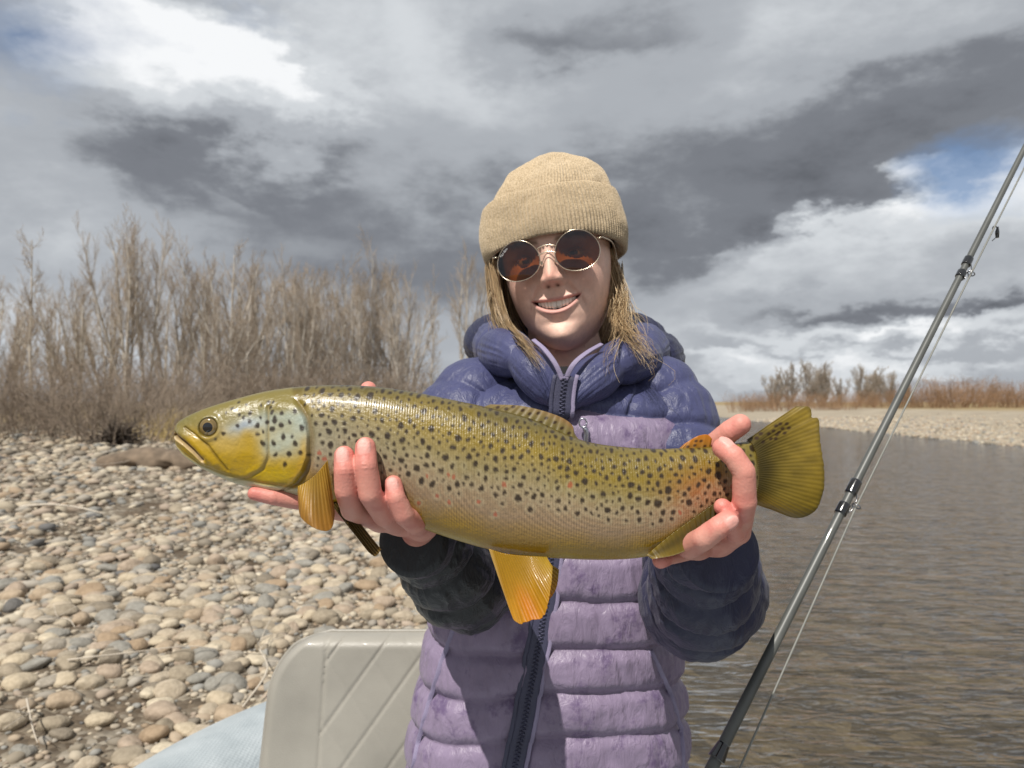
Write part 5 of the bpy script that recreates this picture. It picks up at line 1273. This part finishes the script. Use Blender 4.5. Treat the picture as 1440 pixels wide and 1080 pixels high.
    for x, y, r in [(427, 578, 4), (400, 590, 3.5), (397, 602, 3.6), (409, 596.5, 3.9), (420, 592, 2.6), (437, 600, 3.6), (413, 612, 3.6), (399, 620, 3.6), (429, 621, 3.9), (420, 635, 4.2), (436, 633, 3.2), (401, 636, 3.2), (414, 649, 3.4), (390, 592, 3), (376, 597, 3.2), (384, 605, 2.6), (376, 609, 3.2), (384, 621, 3.4), (350, 597, 2.8), (332, 609, 2.4), (321, 615.5, 2.2), (366, 591, 2.8), (357, 587, 2.8), (365, 580, 2.8), (350, 583, 2.4), (379, 586, 2.4), (395, 579, 2.6), (400, 586, 2.6), (408, 580, 3), (340, 575, 2.2), (332, 580, 2), (388, 567, 2.6), (378, 570, 2.2), (358, 569, 2.2), (345, 565, 2), (394, 566, 2.4), (392, 573, 2.3), (424, 611, 2.2), (446, 636, 2.6)]: pts.append((x, y, r, 0))
    for _ in range(14000):
        x = rs.uniform(425, 1072); tt = rs.uniform(-.02, .80); y0 = np.interp(x, xs, yt); y1 = np.interp(x, xs, yb); y = y0 + tt * (y1 - y0)
        if x < np.interp(y, oper[:, 1], oper[:, 0]) + 9: continue
        lim = np.interp(x, [440, 520, 640, 800, 1000, 1072], [.66, .60, .58, .56, .66, .8])
        if tt > lim + rs.normal(0, .035): continue
        if tt > lim - .16 and rs.uniform() < .62: continue
        r = rs.choice([2.0, 2.8, 3.4, 4.2]) * rs.uniform(.85, 1.12) * (1.12 if x > 880 else 1) * (.8 if tt < .06 else 1)
        put(x, y, r, 1 if (tt > .36 and rs.uniform() < .075) else (2 if tt > .42 else 0))
    for x, y in [(594, 700), (636, 700), (676, 699), (697, 715), (620, 690), (705, 680), (755, 695), (828, 708), (640, 655), (575, 625)]: put(x, y, 2.6, 1)
    pts = np.array(pts); flat = np.stack([PX.ravel(), PY.ravel()], 1); dark = np.zeros(len(flat)); halo = np.zeros(len(flat)); red = np.zeros(len(flat))
    jx = 1.5 * vn(np.c_[flat * .17, 0 * flat[:, 0]], 51); jy = 1.5 * vn(np.c_[flat * .17, 0 * flat[:, 0]], 52)
    order = np.argsort(pts[:, 0]); pts = pts[order]
    for i, x0 in enumerate(xs):
        a, b = np.searchsorted(pts[:, 0], [x0 - 12, x0 + 12])
        if a == b: continue
        q = pts[a:b]; sl = slice(i * m, (i + 1) * m)
        dd = np.hypot(flat[sl, 0:1] + jx[sl, None] - q[None, :, 0], (flat[sl, 1:2] + jy[sl, None] - q[None, :, 1]) * .92) - q[None, :, 2]
        k = q[None, :, 3]
        dark[sl] = np.max(np.where(k != 1, ss(1.3, -1.5, dd), 0), 1); red[sl] = np.max(np.where(k == 1, ss(1.0, -.8, dd), 0), 1); halo[sl] = np.max(np.where(k >= 1, gs(dd - 1.8, 2.2) * 1.0, gs(dd - 1.8, 2.0) * .35), 1)
    sh = PX.shape; mx(.22 * halo.reshape(sh) * (face > .25), srgb(200, 190, 160)); mx(.70 * red.reshape(sh), srgb(165, 84, 66)); mx(.95 * dark.reshape(sh), srgb(44, 33, 24))
    lum = col.mean(-1, keepdims=True); col = np.clip(lum + (col - lum) * 1.15, .003, 1) * .80
    V, Fs = loft(R); cv = np.vstack([col.reshape(-1, 3), col[0].mean(0), col[-1].mean(0)]); cv = np.clip(cv, .002, .9)
    root = empty('trout', tuple(W(700, 680, YC))); tag(root, 'spotted brown trout held across the woman\'s chest', 'fish')
    def put_o(name, V, Fs, c, mat, par=None, kind=None):
        o = link(name, new_mesh(name, V, Fs, c, True, [mat])); o.parent = par or root
        o.matrix_parent_inverse = Matrix.Translation(-Vector(root.location)); return o
    put_o('body', V, [Fs[0][:, ::-1], Fs[1][:, ::-1]], cv, M_fish)
    # eyes
    for sgn in (-1, 1):
        Yf = np.interp(EX, xs, Yc) + sgn * np.interp(EX, xs, hw) * .90; k, l = 28, 48; t = np.linspace(.001, np.pi / 2, k); a = np.linspace(0, 2 * np.pi, l, endpoint=False); re = 13.0 * S
        e = np.stack([np.sin(t)[:, None] * np.cos(a), sgn * .42 * np.cos(t)[:, None] * np.ones(l), np.sin(t)[:, None] * np.sin(a)], -1) * re + (W(EX, EY, Yf) + [0, -sgn * .0005, 0]); V, Fs = loft(e, True, False)
        rr = np.repeat(np.sin(t), l); cc = np.where((rr < .52)[:, None], [.004, .004, .005], np.where((rr < .60)[:, None], srgb(128, 104, 58), np.where((rr < .93)[:, None], srgb(112, 92, 48), srgb(60, 50, 26))))
        put_o('eye', V, Fs, cc, col_mat('fish_eye', .06, .6, coat=1, coat_rough=.02))
    # fins: a grid between a root line and a margin line, with rays
    def fin(name, rootl, tipl, colfn, dep0, dep1, rays=18, nu=150, nv=90, thick=.0011, amp=.0006, wave=.0, ragged=0., rootth=0.):
        a = cr_path([list(p) + [0] for p in rootl], nu)[:, :2]; b = cr_path([list(p) + [0] for p in tipl], nu)[:, :2]
        u = np.linspace(0, 1, nu)[:, None]; w = np.linspace(0, 1, nv)[None]
        rag = 1 - ragged * (np.abs(vn(np.stack([u * rays * 1.7, 0 * u, 0 * u], -1), 9)))
        ww = w * rag
        px = a[:, 0:1] * (1 - ww) + b[:, 0:1] * ww; py = a[:, 1:2] * (1 - ww) + b[:, 1:2] * ww
        ray = np.cos(2 * np.pi * rays * u + .6 * vn(np.stack([u * 9, 0 * u, 0 * u], -1), 4)) * np.ones_like(w)
        dep = (dep0(u) if callable(dep0) else dep0) * (1 - w) + (dep1(u) if callable(dep1) else dep1) * w + wave * np.sin(u * 5.2 + w * 2.2) * w
        th = (thick * (1 - .75 * w) + rootth * (1 - w) ** 5) * np.clip(np.minimum(u, 1 - u) * 14, .15, 1) 
        c = np.clip(colfn(px, py, u + 0 * w, w + 0 * u, ray), .003, .9)
        Fv = W(px, py, dep - th - amp * ray * (1 - .5 * w)); Bv = W(px, py, dep + th + amp * ray * (1 - .5 * w)); k = nu * nv
        kk = (.5 * (1 - w) + w) * (dep / YC - 1) + 1      # true size at the fin's own distance
        for q_ in (Fv, Bv): q_[..., 0] *= kk; q_[..., 2] = CAMZ + (q_[..., 2] - CAMZ) * kk
        V = np.vstack([Fv.reshape(-1, 3), Bv.reshape(-1, 3)]); Fa = grid_faces(nu, nv, False); Fb = grid_faces(nu, nv, False, k)[:, ::-1]
        idx = np.arange(k).reshape(nu, nv); bd = np.r_[idx[0, :], idx[1:, -1], idx[-1, -2::-1], idx[-2:0:-1, 0]]; nx_ = np.roll(bd, -1); Fe = np.stack([bd, bd + k, nx_ + k, nx_], 1)
        cc = np.vstack([c.reshape(-1, 3)] * 2); put_o(name, V, [np.vstack([Fa, Fb, Fe])], cc, M_fin)
    def lerp(w, a, b): return np.asarray(a) * (1 - w[..., None]) + np.asarray(b) * w[..., None]
    def spots_on(c, px, py, pl, r=3.0):
        for x, y in pl:
            d = np.hypot((px - x) * .8 + (py - y) * .3, (py - y)) - r; w = ss(1.2, -1.0, d)[..., None]; c = c * (1 - .9 * w) + srgb(58, 36, 20) * w * .9
        return c
    def tailc(px, py, u, w, ray):
        c = lerp(w, srgb(110, 94, 34), srgb(150, 126, 42)); c = c * (1 - .45 * gs(w - .12, .2)[..., None]); c = lerp(ss(.70, 1.0, u) * .7, c, srgb(176, 136, 30)); c = lerp(ss(.93, 1., w) * .5, c, srgb(92, 82, 40))
        c = c * (1 + .10 * ray)[..., None] * (1 + .35 * fbm(np.stack([px * .05, py * .12, 0 * px], -1), 4, 2))[..., None]
        return spots_on(c, px, py, [(1081, 610), (1088, 606), (1092, 599), (1098, 596), (1107, 596), (1101, 603), (1093, 611), (1084, 617), (1091, 617), (1096, 608), (1104, 609), (1070, 610), (1072, 621), (1063, 616), (1110, 602)], 2.2)
    fin('tail_fin', [(1052, 618), (1060, 640), (1062, 662), (1060, 685), (1052, 706)], [(1120, 571), (1138, 572), (1142, 586), (1151, 590), (1153, 620), (1158, 657), (1157, 690), (1145, 718), (1118, 728), (1085, 717)], tailc, YC + .004, YC + .012, 34, 300, 70, .0012, .00012, .006, .012, .008)
    def dorsc(px, py, u, w, ray):
        c = lerp(w, srgb(122, 110, 55), srgb(150, 128, 84)); c = lerp(ss(.5, 1, w) * ss(.3, 1, u) * .8, c, srgb(160, 120, 72)); c = c * (1 + .08 * ray)[..., None]
        rs = np.random.default_rng(4); return spots_on(c, px, py, [(rs.uniform(690, 808), 0) for _ in range(0)] + [(700, 573), (712, 575), (722, 572), (735, 577), (745, 582), (757, 581), (768, 588), (760, 594), (780, 594), (790, 602), (775, 604), (800, 609), (742, 594), (728, 586), (712, 584), (786, 612)], 2.2)
    fin('dorsal_fin', [(672, 575), (720, 585), (770, 600), (815, 620)], [(690, 568.5), (735, 571), (780, 583), (803, 596), (808, 610)], dorsc, YC, YC + .004, 14, 150, 60, .0016, .0003)
    def pelc(px, py, u, w, ray):
        c = lerp(w, srgb(172, 132, 26), srgb(196, 142, 18)); c = lerp(ss(.55, 1., u) * .7, c, srgb(178, 150, 62)); c = lerp(ss(.1, 0., u) * .6, c, srgb(222, 190, 120)); c = lerp(gs(u - .32, .12) * ss(.3, .8, w) * .6, c, srgb(214, 120, 12))
        return c * (1 + .07 * ray)[..., None] * (1 + .12 * fbm(np.stack([px * .1, py * .04, 0 * px], -1), 3, 2))[..., None]
    fin('pelvic_fin', [(688, 768), (708, 774), (730, 777), (768, 779)], [(719, 862), (724, 872), (735, 875.5), (748, 870), (757, 870), (768, 858), (775, 820), (777, 796)], pelc, YC - .016, YC - .034, 24, 190, 110, .0012, .0002, .004, .02)
    fin('pelvic_fin', [(712, 772), (730, 776), (750, 779)], [(752, 838), (770, 842), (782, 825), (786, 800)], pelc, YC + .012, YC + .03, 12, 80, 60, .0014, .0008)
    def pecc(px, py, u, w, ray):
        c = lerp(w, srgb(176, 140, 52), srgb(168, 120, 50)); return c * (1 + .10 * ray)[..., None] * (1 + .25 * fbm(np.stack([px * .08, py * .03, 0 * px], -1), 3, 6))[..., None]
    yf = YC - .0255
    fin('pectoral_fin', [(468, 645), (455, 662), (440, 674), (428, 680)], [(472, 722), (468, 741), (458, 746), (440, 740), (424, 726), (420, 706)], pecc, lambda u: yf - .006 - .004 * np.sin(u * 3.1), lambda u: yf - .010 - .010 * np.sin(u * 3.1), 13, 130, 100, .0014, .00022, .006)
    def pec2(px, py, u, w, ray):
        c = lerp(w, srgb(92, 76, 36), srgb(118, 92, 44)); return c * (1 + .3 * ray)[..., None]
    fin('pectoral_fin', [(468, 706), (478, 706), (490, 710)], [(520, 776), (529, 781), (537, 772)], pec2, YC - .010, YC - .014, 6, 70, 110, .0022, .0010)
    def adic(px, py, u, w, ray):
        c = lerp(w, srgb(150, 112, 40), srgb(205, 130, 30)); return spots_on(c, px, py, [(966, 628), (976, 626), (985, 620), (990, 627), (978, 620)], 1.8)
    fin('adipose_fin', [(952, 633), (968, 633), (984, 632), (998, 631)], [(962, 624), (980, 613.5), (994, 611), (1001, 617)], adic, YC, YC, 4, 60, 30, .0022, .0002)
    def anc(px, py, u, w, ray):
        c = lerp(u, srgb(140, 116, 36), srgb(88, 72, 26)); c = lerp(gs(w - .4, .25) * .6, c, srgb(62, 50, 20)); c = lerp(ss(.93, 1, w) * .6, c, srgb(176, 160, 118)); return c * (1 + .05 * ray)[..., None]
    fin('anal_fin', [(905, 776), (940, 747), (975, 722), (1006, 700)], [(916, 785), (952, 778), (984, 760), (1006, 735)], anc, YC - .019, YC - .0235, 14, 120, 50, .0012, .0003)
make_trout()
# ------------------------------------------------------------------ fly rod
def make_rod():
    A = P(1008, 1066, .80); B = P(1440, 210, 1.06); d = (B - A) / np.linalg.norm(B - A)
    M_bl = simple_mat('graphite_blank', (.085, .088, .082), .42, var=.15, spec=.5, coat=.15); M_bk = simple_mat('black_thread', (.008, .008, .009), .15, coat=1)
    M_ck = simple_mat('cork', (.45, .31, .18), .85, var=.3, scale=120, bump=.4, bscale=300); M_gd = simple_mat('guide_wire', (.35, .35, .36), .25, metal=1); M_ln = simple_mat('fly_line', (.20, .20, .18), .5); M_al = simple_mat('reel_aluminium', (.05, .05, .055), .3, metal=1)
    r = empty('fly_rod', tuple(A - d * .36)); tag(r, 'slim dark fly rod leaning up across the water at the right', 'fishing rod')
    def put(name, V, Fs, mat): o = link(name, new_mesh(name, V, Fs, None, True, [mat])); o.parent = r; o.matrix_parent_inverse = Matrix.Translation(-Vector(r.location)); return o
    L = np.linalg.norm(B - A); Lt = 2.1
    t = np.linspace(-.02, Lt, 120); bend = np.array([.03, .05, -.03])
    def at(s): s = np.asarray(s, float); return A + d * s[..., None] + bend * (np.maximum(s - L, 0) ** 2)[..., None]
    rad = lambda s: np.interp(s, [-.02, .1, L * .5, L, Lt], [.0064, .0058, .0046, .0037, .0012])
    V, Fs = tube(at(t), rad(t), 20); put('blank', V, Fs, M_bl)
    def wrap(s0, s1, k=1.25): q = np.linspace(s0, s1, 10); V, Fs = tube(at(q), rad(q) * k + .0002 * np.sin(np.linspace(0, np.pi, 10)), 20); put('thread_wrap', V, Fs, M_bk)
    def s_at(py):                                          # distance along the rod at a picture row
        lo, hi = -.1, 1.6
        for _ in range(40):
            mid = (lo + hi) / 2; p = at(np.array(mid)); y = HOR - (p[2] - CAMZ) / p[1] * F
            lo, hi = (mid, hi) if y > py else (lo, mid)
        return lo
    V, Fs = tube(at(np.linspace(s_at(1062), s_at(1040), 12)), np.linspace(.0092, .0062, 12), 20); put('winding_check', V, Fs, M_bk)
    wrap(s_at(722), s_at(708), 1.35); wrap(s_at(694), s_at(676), 1.35); wrap(s_at(389), s_at(381), 1.35); wrap(s_at(372), s_at(362), 1.35)
    def guide(py, R, off):
        s = s_at(py); p = at(np.array(s)); side = np.array([.80, -.25, -.5]); side -= d * side.dot(d); side /= np.linalg.norm(side); n2 = np.cross(d, side)
        mb = MB(); a = np.linspace(0, 2 * np.pi, 28); ring = p + side * off + (np.cos(a)[:, None] * side + np.sin(a)[:, None] * n2) * R; V, Fs = tube(ring, .0008, 6); mb.add(V, Fs)
        for k in (-1, 1): V, Fs = tube(np.array([p + d * .016 * k + side * rad(s), p + d * .006 * k + side * (off - R * .4), p + side * (off - R)]), .0007, 6); mb.add(V, Fs)
        o = mb.mesh('line_guide', [M_gd]); q = link('line_guide', o, r); q.matrix_parent_inverse = Matrix.Translation(-Vector(r.location)); return p + side * off
    g1 = guide(704, .0050, .0118); g2 = guide(379, .0042, .0105); s3 = L + .55
    side = np.array([.80, -.25, -.5]); side -= d * side.dot(d); side /= np.linalg.norm(side)
    g0 = A - d * .16 + side * .03; q = at(np.array(L + .5)) + side * .008
    V, Fs = tube(np.vstack([np.linspace(g0, g1, 12), np.linspace(g1, g2, 14)[1:], np.linspace(g2, q, 10)[1:]]), .0011, 8); put('fly_line', V, Fs, M_ln)
    # fly hooked on its way up the line
    f = P(1399, 322, 1.03); mb = MB(); a = np.linspace(-.6, 3.6, 20); V, Fs = tube(np.stack([f[0] + .003 * np.cos(a), 0 * a + f[1], f[2] + .004 * np.sin(a)], 1), .0007, 6); mb.add(V, Fs)
    V, Fs = tube(np.array([f + [.003, 0, -.012], f + [.003, 0, -.004], f + [.004, 0, .003]]), [.0022, .0028, .0012], 8); mb.add(V, Fs); V, Fs = tube(np.array([f + [-.004, 0, -.016], f + [.003, 0, -.010]]), .0006, 6); mb.add(V, Fs)
    o = link('fly', mb.mesh('fly', [M_bk]), r); o.matrix_parent_inverse = Matrix.Translation(-Vector(r.location))
    gq = np.linspace(-.02, -.22, 30); V, Fs = tube(at(gq) if False else A + d * gq[:, None], .0105 + .0028 * np.sin(np.linspace(.2, 3.0, 30)) ** 2, 24); put('grip', V, Fs, M_ck)
    gq = np.linspace(-.22, -.34, 12); V, Fs = tube(A + d * gq[:, None], .0095, 20); put('reel_seat', V, Fs, M_al)
    gq = np.linspace(-.34, -.36, 8); V, Fs = tube(A + d * gq[:, None], .013, 20); put('butt_cap', V, Fs, M_bk)
    c = A - d * .28 + side * .055; n2 = np.cross(d, side); k = np.linspace(-.016, .016, 6); V, Fs = tube(c + n2 * k[:, None], .042, 40); put('reel', V, Fs, M_al)
    h = A - d * .30; m = MB(); b0 = np.array([h[0] - .02, h[1], .17]); V, Fs = tube(np.vstack([np.linspace(b0, h - d * .07, 8), [h - d * .02]]), .016, 16); m.add(V, Fs)
    o = link('rod_holder', m.mesh('rod_holder', [M_al])); tag(o, 'dark tube that holds the butt of the fly rod upright in the raft', 'rod holder')
make_rod()
